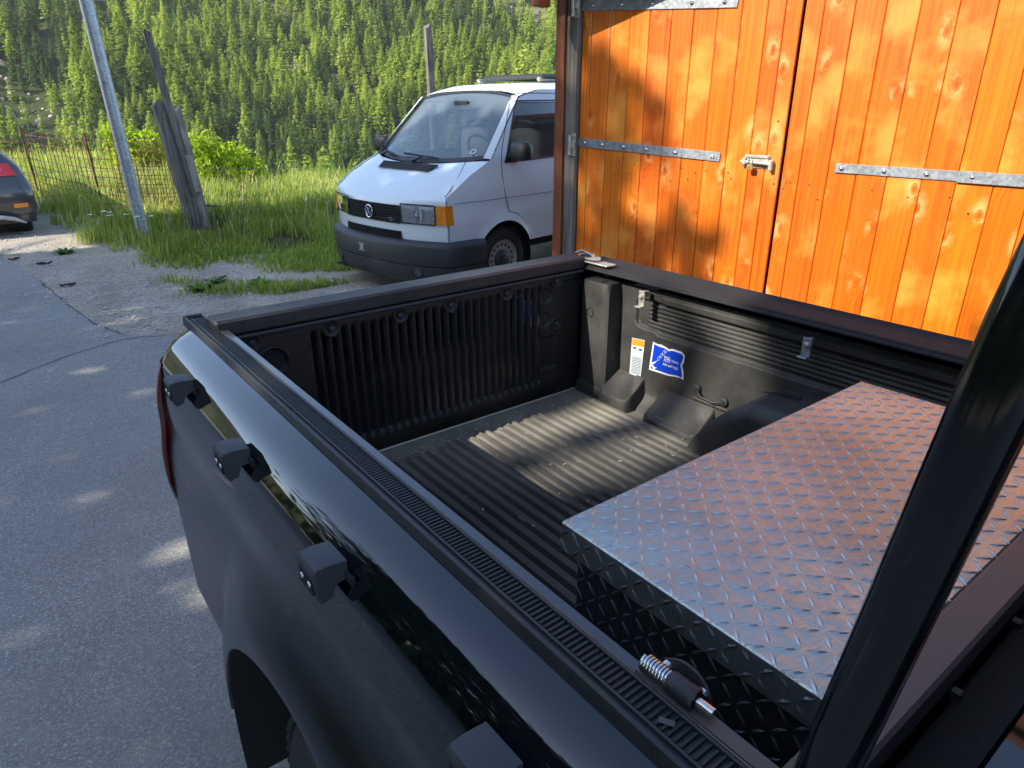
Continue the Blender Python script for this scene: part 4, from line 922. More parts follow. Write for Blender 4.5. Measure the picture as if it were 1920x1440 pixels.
# bolt and spring latch on the near rail
cy = MB().poly([(.035 * cos(a), .030 * sin(a)) for a in np.linspace(0, pi, 16)], (.4415, .300, 1.283), (0, 1, 0), (.25, 0, 1), (1, 0, 0), .003).build('latch_bracket', MT['trim'], truck)
A, B = V3(.4310, .340, 1.2985), V3(.4330, .262, 1.2985); d = (B - A).normalized()
mb = MB(); u = V3(0, 0, 1); q = d.cross(u)
pts = [A + d * (.034 * k / 108) + (u * cos(2 * pi * k / 12) + q * sin(2 * pi * k / 12)) * .0088 for k in range(109)]
mb.tube(pts, .0017, 6); mb.build('latch_spring', MT['steel'], cy, smooth=True)
MB().tube([A + d * .001, A + d * .04], .006, 12).build('spring_core', MT['steel'], cy)
MB().lathe(A + d * .033, d, [(.0005, 0), (.0115, 0), (.0125, .002), (.0125, .030), (.0115, .0315), (.0095, .0315), (.0085, .028), (.0005, .028)], 24).build('latch_sleeve', MT['trim'], cy, ang=35)
MB().tube([A + d * .058, A + d * .084], .0055, 14).build('latch_pin', MT['steel'], cy, ang=40)
for yy in (.322, .278): MB().lathe((.4455, yy, 1.298), (1, 0, .2), [(.006, -.003), (.006, .002), (.001, .004)], 10).build('bracket_rivet', MT['steel'], cy)
MB().box((.402, .285, 1.2849), (.007, .016, .0012), Matrix.Rotation(.5, 3, 'Z'), .0004).build('scrape_patch', MT['strip'], truck)
MB().poly([(0, 0), (.16, 0), (.165, .004), (.165, .013), (.160, .017), (0, .017)], (.4225, .345, 1.2868), (0, -1, 0), (1, 0, 0), (0, 0, 1), .003).build('rail_end_plate', MT['strip'], truck)
# cab behind the bed
cab = MB().box((TC, .020, 1.06), (1.56, .045, .40), None, .012).build('cab_back_panel', MT['black'], truck)
MB().box((TC, .118, 1.205), (1.5, .050, .05), None, .004).build('cab_gap_trim', MT['gap'], truck)
MB().box((TC + .03, .098, 1.228), (1.36, .018, .012), None, .003).build('weather_strip', MT['gap'], truck)
mb = MB()
for k in range(7): mb.box((.52 + k * .17, .137, 1.256), (.010, .012, .012), None, .002)
tag(mb.build('strip_clips', MT['trim'], truck), None, None, None, 'stuff')
MB().box((TC, .060, 1.240), (1.50, .062, .016), None, .005).build('cab_ledge', MT['black'], truck)
MB().tube([(.50, .030, 1.30), (.80, .028, 1.302), (1.70, .030, 1.30)], .006, 10).build('window_trim', MT['trim2'], truck, smooth=True)
rows = []
for y, zt, xi in ((.015, 1.26, .0), (-.02, 1.56, .10), (-.09, 1.76, .18), (-.25, 1.80, .20), (-1.5, 1.81, .20), (-1.9, 1.76, .18), (-2.4, 1.30, .02)):
    rows.append([(.30 + xi * .6, y, 1.22)] + [(.30 + xi + (2 * (TC - .30 - xi)) * k / 10, y, zt - .02 * (abs(k - 5) / 5) ** 3) for k in range(11)] + [(2 * TC - .30 - xi * .6, y, 1.22)])
MB().grid(rows).build('cab_roof', MT['black'], truck, ang=50)
MB().quad((.42, .0185, 1.30), (1.80, .0185, 1.30), (1.72, -.018, 1.56), (.50, -.018, 1.56)).build('rear_window', simple('dark_window', (.004, .004, .005), .05, coat=1.0), truck)
for sgn in (1, -1):
    rows = []
    for y in np.linspace(.055, -3.6, 30):
        rows.append([(side_x(.1, z) if sgn > 0 else 2 * TC - side_x(.1, z), y, z) for z in (.45, .6, .8, 1.0, 1.12, 1.2, 1.24)])
    MB().grid(rows).build('cab_side_panel', MT['black'], truck, ang=50)
for (x_, y_) in ((.245, -2.45), (2 * TC - .495, -2.45)): MB().lathe((x_, y_, .395), (1, 0, 0), [(.20, .0), (.345, .0), (.388, .045), (.388, .205), (.345, .25), (.2, .25)], 30).build('wheel', MT['rubber'], truck, smooth=True)
MB().box((TC, -3.0, 1.02), (1.55, 1.4, .45), None, .12).build('bonnet', MT['black'], truck)
# ================================================================== tool chest
BX0, BX1, BY0, BY1, BZ = .593, 1.512, .208, .652, 1.237
tb = thing('tool_chest', 'large silver tread plate tool chest standing across the pickup bed', 'tool chest', (1.05, .43, ZF))
body = MB().box(((BX0 + BX1) / 2, (BY0 + BY1) / 2, 1.0), (BX1 - BX0 - .036, BY1 - BY0 - .036, .41), None, .004).build('chest_body', MT['treadd'], tb)
body['label'] = 'dark tread plate lower body'
lid = MB(); t_ = .0025
lid.box(((BX0 + BX1) / 2, (BY0 + BY1) / 2, BZ - .003), (BX1 - BX0, BY1 - BY0, .006), None, .0022); lid = lid.build('lid', MT['tread'], tb)
sk = MB()
sk.box((BX0 + .002, (BY0 + BY1) / 2, BZ - .028), (.0035, BY1 - BY0 - .004, .045)); sk.box((BX1 - .002, (BY0 + BY1) / 2, BZ - .028), (.0035, BY1 - BY0 - .004, .045))
sk.box(((BX0 + BX1) / 2, BY1 - .002, BZ - .028), (BX1 - BX0 - .004, .0035, .045)); sk.box(((BX0 + BX1) / 2, BY0 + .002, BZ - .028), (BX1 - BX0 - .004, .0035, .045))
sk.build('lid_skirt', MT['treade'], tb)
def lozenges(name, o, u, v_, n, U_, V_, mat, parent, pit=.0250, L=.0138, wd=.0030, h=.0016):
    o, u, v_, n = map(Vector, (o, u, v_, n)); mb = MB(); i = 0; b = pit * .35
    while b < V_ - .006:
        a = pit * .35; j = 0
        while a < U_ - .006:
            sg = 1 if (i + j) % 2 else -1; du = (u + v_ * sg).normalized(); dv = (v_ - u * sg).normalized() * 1.0; c = o + u * a + v_ * b
            base = len(mb.v); ends = [c + du * L, c - du * L]; mids = [c + dv * wd, c - dv * wd]
            q = [c + du * L * .45 + dv * wd * .75, c + du * L * .45 - dv * wd * .75, c - du * L * .45 + dv * wd * .75, c - du * L * .45 - dv * wd * .75]
            tops = [c + du * L * .5 + n * h, c - du * L * .5 + n * h, c + dv * wd * .3 + n * h * 1.1, c - dv * wd * .3 + n * h * 1.1]
            mb.v += [tuple(p - n * .0003) for p in (ends[0], q[0], mids[0], q[2], ends[1], q[3], mids[1], q[1])] + [tuple(p) for p in (tops[0], tops[2], tops[1], tops[3])]
            R = list(range(8)); T = [8, 9, 9, 9, 10, 11, 11, 11]
            for k in range(8):
                k2 = (k + 1) % 8
                t1, t2 = T[k], T[k2]
                mb.f.append(tuple(base + z for z in ((R[k], R[k2], t2, t1) if t1 != t2 else (R[k], R[k2], t1))))
            mb.f.append(tuple(base + z for z in (8, 9, 10, 11))); a += pit; j += 1
        b += pit; i += 1
    return tag(mb.build(name, mat, parent), None, None, None, 'stuff')
lozenges('tread_pattern', (BX0, BY0, BZ + .0001), (1, 0, 0), (0, 1, 0), (0, 0, 1), BX1 - BX0, BY1 - BY0, MT['lozenge'], lid)
lozenges('tread_pattern', (BX0 + .018, BY1 - .02, .80), (0, -1, 0), (0, 0, 1), (-1, 0, 0), BY1 - BY0 - .036, .40, MT['lozenged'], body)
lozenges('tread_pattern', (BX0 + .0, BY1, BZ - .050), (0, -1, 0), (0, 0, 1), (-1, 0, 0), BY1 - BY0, .052, MT['lozenged'], lid)
lozenges('tread_pattern', (BX1, BY1, BZ - .050), (-1, 0, 0), (0, 0, 1), (0, 1, 0), BX1 - BX0, .052, MT['lozenged'], lid)
lozenges('tread_pattern', (BX1 - .02, BY1 - .018, .80), (-1, 0, 0), (0, 0, 1), (0, 1, 0), BX1 - BX0 - .04, .40, MT['lozenged'], body)
# ================================================================== white van (local axes: x forward, y to its left, z up)
VH = math.radians(-171.4)
van = thing('delivery_van', 'white van with black bumper and orange indicator parked behind the garage corner', 'van', (3.844, 6.084, .125), None, VH)
def ys_(x, z):
    y = interp(z, [.3, .7, 1.0, 1.25, 1.77, 1.86], [.895, .91, .895, .855, .715, .695])
    if x > .25: y -= .045 * min(1.6, ((x - .25) / .5)) ** 2
    if .70 < z < .80: y += .006 * sin((z - .70) / .10 * pi)
    d = math.hypot(x - .10, z - .32)
    y += .020 * sstep(1 - (d - .375) / .07) * (1 if d > .3 else 0)
    return y
EX = [(-4, 1.86), (-.6, 1.84), (-.30, 1.77), (.20, 1.255), (.50, 1.12), (.78, .945)]
def ztop(x): return interp(x, [e[0] for e in EX], [e[1] for e in EX])
def vside(sg):
    xs = [.775, .76, .74, .71, .67, .62, .56, .50] + list(np.linspace(.47, -.28, 40)) + list(np.linspace(-.32, -1.15, 16)) + [-1.2, -1.6, -2.2, -2.6, -2.9, -3.3, -3.7]
    lo, win, hi_ = [], [], []
    rl, rh = [], []
    for x in xs:
        zb = .47 if x < .44 else .56
        if abs(x - .10) < .375: zb = max(zb, .32 + math.sqrt(.375 ** 2 - (x - .10) ** 2))
        zt = ztop(x)
        if -1.02 < x < .06: wb = interp(x, [-1.0, .05], [1.235, 1.205]); wt = min(1.745, max(wb + .002, interp(x, [-.235, .045], [1.725, 1.215])))
        else: wb = wt = min(1.22, zt - .01)
        rl.append([(x, sg * ys_(x, z), z) for z in [zb + (wb - zb) * k / 12 for k in range(13)]])
        rh.append([(x, sg * ys_(x, z), z) for z in [wt + (zt - wt) * k / 6 for k in range(7)]])
    mb = MB(); mb.grid(rl); mb.grid(rh); return mb
mb = vside(1); mb.add(vside(-1))
def xf(y, x0=.95, xe=.765): return x0 - (x0 - xe) * (abs(y) / .875) ** 2.6
rows = []
spec = [((.945, .55), .76, .55), ((.95, .66), .77, .66), ((.945, .80), .775, .80), ((.93, .885), .777, .90), ((.905, .93), .775, .94), ((.88, .95), .765, .953), ((.68, 1.06), .60, 1.07), ((.44, 1.185), .22, 1.245)]
for (xc, zc), xe, ze in spec:
    ye = ys_(xe, ze); r = []
    for k in range(-16, 17):
        v_ = math.copysign(min(1, abs(k / 16) ** .8), k) if k else 0; b = abs(v_) ** 2.6; r.append((xc + (xe - xc) * b, ye * v_, zc + (ze - zc) * abs(v_) ** 2 - (.016 * abs(v_) ** 8 if zc > .9 else 0)))
    rows.append(r)
mb.grid(rows)
rows = []
for (xc, zc), xe, ze in [((-.36, 1.835), -.285, 1.775), ((-.42, 1.865), -.34, 1.79), ((-.55, 1.895), -.55, 1.835), ((-1.2, 1.925), -1.2, 1.85), ((-3.7, 1.925), -3.7, 1.86)]:
    ye = ys_(xe, ze); r = []
    for k in range(-16, 17):
        v_ = k / 16; a = abs(v_); r.append((xc + (xe - xc) * a ** 2.5, ye * math.copysign(1 - (1 - a) ** 1.15, v_) if k else 0, zc + (ze - zc) * a ** 3.2))
    rows.append(r)
mb.grid(rows)
# A pillars between hood corner and roof corner
for sg in (1, -1):
    r1, r2, r3 = [], [], []
    for k in range(12):
        t = k / 11; x = .22 + (-.285 - .22) * t; z = 1.245 + (1.775 - 1.245) * t; y = ys_(x, z)
        r1.append((x, sg * y, z)); r2.append((x + .018, sg * (y - .02), z + .006)); r3.append((x + .022 + .02 * (1 - t), sg * (y - .055), z + .010))
    mb.grid([r1, r2, r3])
mb.grid([[(-3.7, -.8, .4), (-3.7, .8, .4)], [(-3.7, -.7, 1.86), (-3.7, .7, 1.86)]])
body = mb.build('van_body', MT['vpaint'], van, ang=48)
# windscreen
def wsp(t, v_, off=0):
    xc, zc, xe, ze = .42 + (-.36 - .42) * t, 1.195 + (1.835 - 1.195) * t, .225 + (-.285 - .225) * t, 1.247 + (1.775 - 1.247) * t
    b = abs(v_) ** 2.4; y = (ys_(xe, ze) - .05) * v_; return (xc + (xe - xc) * b + off * .55, y, zc + (ze - zc) * b + off * .8)
MB().grid([[wsp(t / 12, k / 12, -.004) for k in range(-12, 13)] for t in range(13)]).build('windscreen', MT['ws'], van, smooth=True)
mb = MB()
for (A_, B_) in (((0, .055), (0, .055)),): pass
edge = lambda t0, t1, v0, v1, n=18: mb.grid([[wsp(t0 + (t1 - t0) * 0, v0 + (v1 - v0) * k / n, .003) for k in range(n + 1)], [wsp(t1, v0 + (v1 - v0) * k / n, .003) for k in range(n + 1)]])
edge(0, .055, -1, 1); edge(.965, 1, -1, 1)
for v0, v1 in ((-1, -.955), (.955, 1)): mb.grid([[wsp(t / 14, v0, .003) for t in range(15)], [wsp(t / 14, v1, .003) for t in range(15)]])
mb.build('windscreen_seal', MT['trim'], van)
# side windows
for sg in (1, -1):
    rows = []
    for x in np.linspace(.055, -1.03, 24):
        wb = interp(x, [-1.0, .05], [1.235, 1.205]); wt = min(1.745, max(wb + .002, interp(x, [-.235, .045], [1.725, 1.215])))
        rows.append([(x, sg * (ys_(x, z) - .012), z) for z in [wb - .005 + (wt - wb + .01) * k / 6 for k in range(7)]])
    MB().grid(rows).build('side_window', MT['wd'], van, smooth=True)
    fr = [(.045, 1.208), (-.1, 1.212)] + [(-1.02, 1.235), (-1.02, 1.742)] + [(-.25, 1.735), (-.225, 1.70)]
    pts = [(x, sg * (ys_(x, z) - .001), z) for x, z in fr]; MB().tube(pts + [pts[0]], .008, 6).build('window_seal', MT['trim'], van)
# panel gaps
def gapline(pts, r=.0035): 
    return MB().tube([(x, ys_(x, z) + .0005, z) for x, z in pts], r, 5)
g = gapline([(-.24, 1.80), (-.175, 1.745), (.04, 1.36), (.085, 1.25), (.10, 1.1), (.085, .95), (.04, .77), (-.06, .745), (-.18, .66), (-.27, .50), (-.28, .47)]); g.add(gapline([(-.24, 1.80), (-.5, 1.805), (-1.05, 1.805), (-1.07, 1.2), (-1.07, .47)])); g.build('door_gap', MT['gap'], van)
gapline([(.765, .93), (.765, .80), (.762, .74), (.758, .56)]).build('wing_gap', MT['gap'], van)
MB().tube([(x, ys_(x, .76) + .002, .90) for x in (.70, .4, .1, -.3, -1.0, -1.6)], .0022, 5).build('crease_line', MT['gap'], van)
hp = []
for t in np.linspace(0, 1, 12): hp.append((.775 - .45 * t + .00, .845 - .21 * t ** 1.3, .958 + .262 * t))
MB().tube([(x, y, z + .004) for x, y, z in hp], .0035, 5).build('bonnet_gap', MT['gap'], van)
def fpatch(y0, y1, z0, z1, off, nx=8, nz=3, x0=.95, xe=.765, zr=0):
    return MB().grid([[(xf(y0 + (y1 - y0) * k / nx, x0, xe) + off - .02 * sstep((z - .86) / .1), y0 + (y1 - y0) * k / nx, z) for k in range(nx + 1)] for z in [z0 + (z1 - z0) * j / nz for j in range(nz + 1)]])
gr = fpatch(-.46, .40, .715, .865, .006, 16).build('grille', MT['gap'], van)
for z in (.715, .742, .769, .796, .823, .850, .868):
    m_ = MB(); P = [(xf(y) + .016, y, z) for y in np.linspace(-.46, .40, 14)]; m_.grid([[p for p in P], [(p[0] - .004, p[1], p[2] - .007) for p in P], [(p[0] - .014, p[1], p[2] - .008) for p in P]]); m_.grid([[p for p in P], [(p[0] - .014, p[1], p[2] + .002) for p in P]]); m_.build('grille_slat', MT['trim2'], gr)
em = MB().lathe((xf(-.03) + .018, -.03, .785), (1, 0, 0), [(.062, 0), (.062, .006), (.056, .009), (.052, .005)], 28).build('round_emblem', MT['chrome'], gr, smooth=True)
MB().disc((xf(-.03) + .017, -.03, .785), (1, 0, 0), .054, 24, .003).build('emblem_back', MT['gap'], gr)
mb = MB(); X_ = xf(-.03) + .024
def stroke(pts, r=.0048): mb.tube([(X_, -.03 + a, .785 + b) for a, b in pts], r, 4)
stroke([(-.026, .046), (0, .004), (.026, .046)]); stroke([(-.048, .020), (-.024, -.042), (0, -.004), (.024, -.042), (.048, .020)]); mb.build('emblem_letters', MT['chrome'], gr)
text_obj('TD', 'badge_lettering', MT['chrome'], gr, (xf(.28) + .014, .245, .727), (-.12, 1, 0), (0, 0, 1), .042, .002)
text_obj('I', 'badge_lettering', simple('badge_blue', (.05, .22, .65), .3), gr, (xf(.34) + .012, .318, .727), (-.16, 1, 0), (0, 0, 1), .042, .002)
lg = fpatch(-.50, .40, .565, .640, .005, 16, 3, .95, .76).build('lower_grille', MT['gap'], van)
for z in (.575, .590, .605, .620, .635):
    P = [(xf(y) + .011, y, z) for y in np.linspace(-.50, .40, 12)]; MB().grid([P, [(p[0] - .006, p[1], p[2] - .006) for p in P]]).build('grille_slat', MT['trim2'], lg)
for sg in (1, -1):
    y0, y1 = (.415, .765)
    f = MB().grid([[(xf(y) + .004 - .01 * (z > .86), sg * y, z) for y in np.linspace(y0, y1, 6)] for z in (.722, .78, .84, .882)]).build('headlamp', MT['lamp'], van)
    MB().grid([[(xf(y) + .022 - .004 * abs(z - .8) * 10, sg * y, z) for y in np.linspace(y0 + .004, y1 - .004, 6)] for z in (.724, .76, .80, .84, .880)]).build('lamp_glass', mat_glass('lamp_glass', (.85, .88, .9), .3), f)
    m_ = MB(); 
    for a, b in (((y0, .719), (y1, .719)), ((y0, .886), (y1, .886)), ((y0, .719), (y0, .886)), ((y1, .719), (y1, .886))): m_.tube([(xf(a[0]) + .012, sg * a[0], a[1]), (xf(b[0]) + .012, sg * b[0], b[1])], .006, 5)
    m_.build('lamp_seal', MT['trim'], f)
    MB().lathe((xf(.59) + .008, sg * .59, .80), (1, 0, 0), [(.075, .001), (.05, -.0), (.03, .004), (.012, .012), (.001, .014)], 20).build('reflector_bowl', MT['chrome'], f, smooth=True)
    rows = []
    yy = list(np.linspace(.776, .845, 4))
    for z in (.722, .76, .80, .84, .888):
        r = [(xf(y) + .014, sg * y, z) for y in yy] + [(x, sg * (ys_(x, z) + .010), z) for x in (.795, .765, .735, .715)]
        rows.append(r)
    ind = MB().grid(rows).build('indicator', MT['amber'], van, ang=30)
    MB().tube([(xf(.77) + .012, sg * .770, .72), (xf(.77) + .012, sg * .770, .888)], .005, 5).build('lamp_gap', MT['trim'], ind)
# bumper
rows = []
path = [(.40, .905), (.50, .905), (.60, .90), (.68, .885), (.75, .86)] + [(xf(y), y) for y in (.84, .79, .72, .62, .50, .38, .25, .12, 0)]
path += [(x, -y) for x, y in path[::-1][1:]]
for i, (x, y) in enumerate(path):
    a = Vector((path[min(i + 1, len(path) - 1)][0] - path[max(i - 1, 0)][0], path[min(i + 1, len(path) - 1)][1] - path[max(i - 1, 0)][1])).normalized(); n_ = (-a.y, a.x)
    if n_[0] < 0 and abs(y) < .8: n_ = (a.y, -a.x)
    if abs(y) >= .8: n_ = (abs(n_[0]), abs(n_[1]) * (1 if y > 0 else -1))
    rows.append([(x + n_[0] * o, y + n_[1] * o, z) for o, z in ((-.02, .572), (.03, .566), (.062, .545), (.072, .515), (.072, .40), (.066, .365), (.052, .362), (.052, .354), (.066, .350), (.058, .26), (.03, .19), (-.04, .165))])
bp = MB().grid(rows).build('front_bumper', MT['bumper'], van, ang=50)
for sg in (1, -1):
    MB().lathe((xf(.62) + .062, sg * .62, .29), (1, sg * .35, 0), [(.052, -.02), (.05, .004), (.045, .006)], 20).build('fog_lamp_ring', MT['gap'], bp)
    MB().lathe((xf(.62) + .060, sg * .62, .29), (1, sg * .35, 0), [(.042, .006), (.03, .009), (.001, .010)], 20).build('fog_lamp', MT['grime'], bp, smooth=True)
pb = MB(); xx = xf(-.12) + .076
pb.box((xx, -.12, .478), (.006, .10, .008)); pb.box((xx, -.12, .412), (.006, .10, .008)); pb.box((xx, -.12, .445), (.005, .06, .05)); pb.build('plate_bracket', MT['silver'], bp)
MB().grid([[(.0, -.80, .30), (.0, .80, .30)], [(.92, -.80, .17), (.92, .80, .17)]]).build('undertray', MT['gap'], van)
MB().box((-1.6, 0, .42), (4.0, 1.5, .12)).build('floor_pan', MT['gap'], van)
# cowl grille and wipers
def hood(x, y):   # approximate bonnet height
    t = (.88 - x) / .44; return .95 + .235 * t
cg = MB().quad((.555, -.40, 1.137), (.555, .36, 1.137), (.465, .42, 1.185), (.465, -.44, 1.185)).build('cowl_grille', MT['gap'], van)
for i in range(5):
    t = i / 4; x = .555 - .09 * t; z = 1.139 + .048 * t; MB().box((x, -.02, z), (.008, .78 + .06 * t, .006), Matrix.Rotation(.5, 3, 'Y')).build('cowl_slat', MT['trim2'], cg)
for y0, s_ in ((.02, 1), (-.62, 1)):
    wp = MB().tube([wsp(-.02, y0 / .8, .03), wsp(.05, y0 / .8 + .10, .03), wsp(.03, y0 / .8 + .38, .025)], [.012, .010, .008], 6).build('wiper', MT['trim'], van)
    MB().tube([wsp(.075, y0 / .8 - .30, .020), wsp(.06, y0 / .8 + .05, .022), wsp(.05, y0 / .8 + .28, .020)], .008, 5).build('wiper_blade', MT['gap'], wp)
    MB().tube([wsp(-.02, y0 / .8, .0), wsp(-.015, y0 / .8, .045)], .020, 10).build('wiper_pivot', MT['trim'], wp)
ft = MB().lathe(wsp(.13, .80, .004), (.6, .15, .78), [(.032, 0), (.032, .001), (.022, .0012)], 16); ft.build('windscreen_sticker', MT['white'], van)
# mirrors
def superbox(c, size, n=16, m=9, p=4):
    rows = []
    for i in range(m):
        b = -pi / 2 + pi * i / (m - 1); cb, sb = cos(b), sin(b); r = []
        for j in range(n):
            a = 2 * pi * j / n; d = [cos(a) * cb, sin(a) * cb, sb]; k = (sum(abs(q) ** p for q in d)) ** (-1 / p); r.append((c[0] + d[0] * k * size[0], c[1] + d[1] * k * size[1], c[2] + d[2] * k * size[2]))
        rows.append(r)
    return MB().grid(rows, True)
for sg in (1, -1):
    mr = superbox((.02, sg * 1.045, 1.315), (.065, .105, .085)).build('wing_mirror', MT['trim'], van, smooth=True)
    MB().tube([(-.03, sg * .86, 1.245), (-.01, sg * .90, 1.265), (.015, sg * .98, 1.285)], [.045, .030, .026], 10).build('mirror_arm', MT['trim'], mr, smooth=True)
    MB().tube([(.02, sg * (ys_(.02, 1.22) + .004), 1.225), (-.10, sg * (ys_(-.1, 1.24) + .004), 1.235)], [.022, .035], 8).build('mirror_base', MT['trim'], mr, smooth=True)
# roof rack box and aerial
rf = MB().box((-1.75, -.05, 1.972), (1.5, .9, .05), None, .02).build('roof_hatch', simple('dark_hatch_panel', (.03, .03, .03), .25), van)
for y in (-.55, .35): MB().box((-1.10, y, 1.945), (.25, .05, .04), None, .01).build('hatch_bracket', MT['silver'], rf)
MB().tube([(-.62, .28, 1.88), (-.63, .28, 1.915)], [.012, .004], 8).build('roof_aerial', MT['trim'], van)
# front wheels
for sg in (1, -1):
    for x in (.10, -2.82):
        wl = MB().lathe((x, sg * .885, .32), (0, -sg, 0), [(.19, .012), (.24, .005), (.29, .008), (.315, .03), (.32, .05), (.32, .16), (.30, .195), (.2, .2)], 36).build('wheel', MT['rubber'], van, smooth=True)
        MB().lathe((x, sg * .885, .32), (0, -sg, 0), [(.192, .004), (.186, .012), (.178, .030), (.160, .028), (.120, .020), (.095, .034), (.07, .012), (.0005, .012)], 36).build('rim', MT['silver'], wl, smooth=True)
        m_ = MB()
        for k in range(16):
            a = 2 * pi * k / 16; m_.disc((x + .141 * cos(a), sg * .8625, .32 + .141 * sin(a)), (0, sg, 0), .013, 10, .002)
        m_.build('rim_holes', MT['gap'], wl)
        MB().lathe((x, sg * .885, .32), (0, -sg, 0), [(.092, .036), (.088, .004), (.05, -.012), (.0005, -.014)], 20).build('hub_cap', MT['trim2'], wl, smooth=True)
        t_ = MB()
        for k in range(44):
            a = 2 * pi * k / 44
            for yy in (.02, .065, .11, .155): t_.box((x + .321 * cos(a), sg * (.885 - yy), .32 + .321 * sin(a)), (.012, .036, .022), Matrix.Rotation(-a, 3, 'Y'), .002)
        tag(t_.build('tread_blocks', MT['rubber'], wl), None, None, None, 'stuff')
    MB().grid([[(.10 + .385 * cos(a), sg * .89, .32 + .385 * sin(a)), (.10 + .385 * cos(a), sg * .60, .32 + .385 * sin(a))] for a in np.linspace(-.3, pi + .3, 24)]).build('arch_liner', MT['gap'], van)
# interior
MB().box((.05, 0, 1.13), (.45, 1.5, .10), None, .03).build('dashboard', MT['grime'], van)
sw = []
for a in np.linspace(0, 2 * pi, 25): sw.append((-.15 + .10 * sin(a), .38 + .19 * cos(a), 1.27 + .16 * sin(a)))
MB().tube(sw, .014, 8, False).build('steering_wheel', MT['trim'], van, smooth=True)
for y in (.38, -.38):
    st_ = superbox((-.75, y, 1.15), (.10, .25, .33)).build('seat', MT['seat'], van, smooth=True); superbox((-.78, y, 1.58), (.06, .14, .10)).build('headrest', MT['seat'], st_, smooth=True)
MB().box((-1.5, .25, 1.25), (.03, .95, 1.1)).build('bulkhead', MT['seat'], van)
MB().box((-.22, 0, 1.71), (.03, .22, .06), None, .01).build('rear_view_mirror', MT['trim'], van)

# ================================================================== dark car at the left edge (rear corner)
car = thing('parked_car', 'dark grey car at the left edge with its rear towards the road', 'car', (-.32, 11.6, .24))
def cw(z): return interp(z, [.35, .45, .60, .80, .95, 1.10, 1.22, 1.30, 1.50, 1.62], [.84, .88, .92, .915, .88, .83, .74, .66, .55, .40])
rows = []
for z in (.40, .50, .60, .70, .80, .88, .95, 1.02, 1.10, 1.16, 1.22, 1.30, 1.42, 1.52, 1.60, 1.64):
    hw = cw(z); yb = 11.15 + interp(z, [.4, .75, .9, 1.1, 1.3, 1.64], [.08, .0, .05, .12, .25, .75]); r = []
    for a in np.linspace(-1, 1, 25): r.append((-.32 + hw * math.copysign(1 - (1 - min(1, abs(a) * 1.25)) ** 1.2, a), yb + .22 * abs(a) ** 4, z))
    r = [(-.32 - hw, yb + 3.2, z)] + r + [(-.32 + hw, yb + 3.2, z)]; rows.append(r)
mb = MB().grid(rows); mb.cap(rows[-1]); mb.build('car_body', MT['gpaint'], car, ang=50)
def cpatch(x0, x1, z0, z1, off, name, mat, parent=car, sl=0):
    rows = []
    for j in range(4):
        z = z0 + (z1 - z0) * j / 3; yb = 11.15 + interp(z, [.4, .75, .9, 1.1, 1.3, 1.64], [.08, .0, .05, .12, .25, .75]); r = []
        for k in range(7):
            x = x0 + (x1 - x0) * k / 6 - sl * j / 3; hw = cw(z); u1 = min(1, abs(x + .32) / hw); a = (1 - (1 - u1) ** (1 / 1.2)) / 1.25; r.append((x, yb + .22 * a ** 4 - off, z))
        rows.append(r)
    return MB().grid(rows).build(name, MT[mat], parent)
tl = cpatch(.10, .46, 1.00, 1.15, .015, 'tail_lamp', 'red', sl=.07); cpatch(.16, .30, 1.07, 1.105, .022, 'clear_lens', 'lamp', tl); cpatch(-.95, -.5, 1.0, 1.15, .015, 'tail_lamp', 'red')
cpatch(.33, .49, .60, .655, .014, 'rear_reflector', 'amber', sl=-.01); cpatch(-.9, .15, 1.18, 1.5, .012, 'rear_window', 'wd'); cpatch(-1.2, .55, .40, .52, .012, 'bumper_skirt', 'bumper')
MB().tube([(-.9, 11.13, .50), (.18, 11.12, .50), (.30, 11.13, .47), (.42, 11.20, .40)], [.03, .03, .03, .012], 8).build('skid_trim', MT['silver'], car, smooth=True)
MB().lathe((.34, 11.75, .52), (1, 0, 0), [(.18, .1), (.28, .16), (.32, .14), (.33, .1), (.33, -.06), (.3, -.1)], 26).build('wheel', MT['rubber'], car, smooth=True)
MB().lathe((-1.0, 11.75, .52), (1, 0, 0), [(.3, -.1), (.33, -.06), (.33, .1), (.3, .14)], 26).build('wheel', MT['rubber'], car, smooth=True)
MB().box((-.32, 12.6, .45), (1.5, 2.6, .2)).build('car_floor', MT['gap'], car)

# ================================================================== trees left of the view, crowns shaped to shade the yard
def shade(a, b):
    """leaf cover of the unseen trees along the sun, gaps shaped for sun patches"""
    if math.hypot(a - 4.34, (b - 9.42) * .8) < .13: return False
    if 2.30 < a < interp(b, [8.5, 9.3, 9.6, 9.75, 9.95, 10.2, 10.6], [3.85, 3.9, 4.3, 4.1, 4.3, 4.75, 5.1]) and b > 8.55 - .25 * sin(a * 3): 
        if a < 2.62 and b < 9.25: return True
        if math.hypot(a - 2.70, b - 9.22) < .09: return True
        return False
    if 8.7 < b < 11 and 3.8 < a < 5.4: return .6
    if 2.62 < a < 3.14 and 7.36 < b <= 8.6:
        if abs(a - 2.885 - .02 * sin(b * 9)) < .048: return True
        return False
    if 3.14 <= a < 3.35 and 8.0 < b <= 8.6: return False
    if 2.48 < a < 2.66 and 8.1 < b < 8.6: return False
    if 11.2 < a < 12.6 and b < 6.9: return False
    if any(math.hypot(a - p, (b - q) * 1.3) < r_ for p, q, r_ in ((4.08, 6.20, .10), (3.92, 6.28, .10), (3.72, 6.22, .09))): return False
    if a > 12.9: return False
    top = 11.0 + .8 * sin(a * 1.3) + .35 * sin(a * 4.1)
    if a < 2.3: top = 9.3 + .3 * sin(a * 2.2) if a > -1 else 10.5
    if 9.5 < a: top = 10.3 + .4 * sin(a * 2)
    return b < top
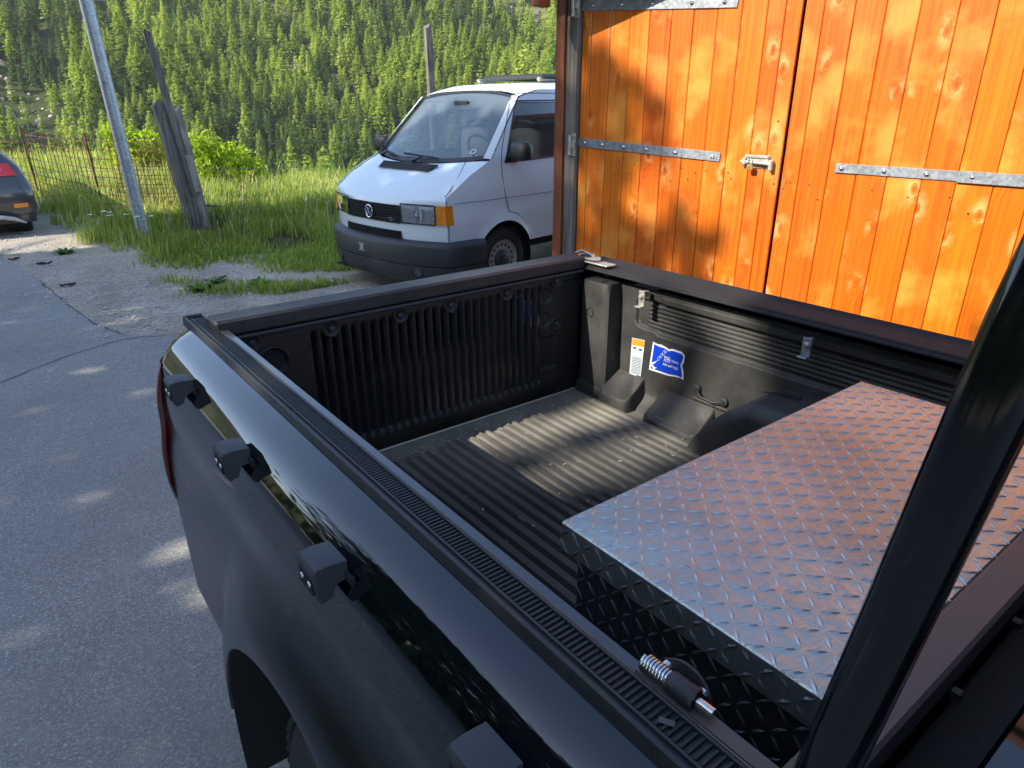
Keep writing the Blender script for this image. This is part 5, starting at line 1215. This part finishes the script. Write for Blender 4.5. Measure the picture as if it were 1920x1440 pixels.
def yard_tree(y0, y1, label, base, seed, n, size):
    r = np.random.default_rng(seed); t = thing('broadleaf_tree', label, 'tree', base, 'trees along the road left of the pickup')
    P = []
    while len(P) < n:
        m_ = 4000; x = -8.5 + r.normal(0, .9, m_); a = r.uniform(y0 - .3, y1 + .3, m_); b = r.uniform(-.2, 12.2, m_)
        for xx, aa, bb in zip(x, a, b):
            if r.random() > math.exp(-max(0, y0 - aa, aa - y1) * 6): continue
            k = (xx + 8) / .68; yy = aa - k * .105; zz = bb - k * .5
            if zz < .3: continue
            s = shade(aa, bb)
            if s is False or (s is not True and r.random() > float(s)): continue
            # keep leaf edges clear of the gaps
            if any(shade(aa + da, bb + db) is False for da, db in ((.05, 0), (-.05, 0), (0, .05), (0, -.05))) and r.random() > .35: continue
            P.append((xx, yy, zz))
            if len(P) >= n: break
    V, F = quads(np.array(P), size, r, 1.3); link(npmesh('crown', V, F), 'crown', MT['leaf'], t)
    tr = MB(); bx, by, bz = base; tr.tube([(bx, by, -.3), (bx + .05, by + .1, 3), (bx, by + .05, 6), (bx + .1, by, 9)], [.24, .18, .12, .04], 10)
    for k in range(9):
        z = 1.6 + k * .85; a = k * 2.4; tr.tube([(bx, by, z), (bx + .9 * cos(a), by + 1.1 * sin(a), z + .8)], [.06, .015], 6)
    tr.build('trunk', MT['bark'], t)
for i, (a, b, lb) in enumerate(((-5.5, -1.2, 'leafy tree furthest towards the front of the pickup left of the view'), (-1.2, 2.45, 'leafy tree left of the pickup cab outside the view'), (2.45, 5.6, 'leafy tree with an open gap left of the pickup bed outside the view'), (5.6, 9.6, 'tall leafy tree left of the road outside the view'), (9.6, 12.9, 'leafy tree beside the dark car outside the view'))):
    fine = i in (1, 2); yard_tree(a, b, lb, (-9.0, (a + b) / 2, 0), 50 + i, int((20000 if fine else 7600) * (b - a) / 3.5), .10 if fine else .17)
for o in scene.objects:
    if '_w' in o.keys(): del o['_w']
# ================================================================== thin valley haze
hz = MB().box((0, 360, 44), (1700, 960, 290)).build('haze', None)
H_ = Mat('valley_haze'); vol = H_.n('VolumePrincipled', {'Color': C(.95, .97, 1.0), 'Density': .00011, 'Anisotropy': .2}); H_.t.links.new(vol.outputs[0], H_.out.inputs[1]); hz.data.materials.append(H_.m); tag(hz, None, None, None, 'stuff'); hz['label'] = 'thin pale haze in the valley air'
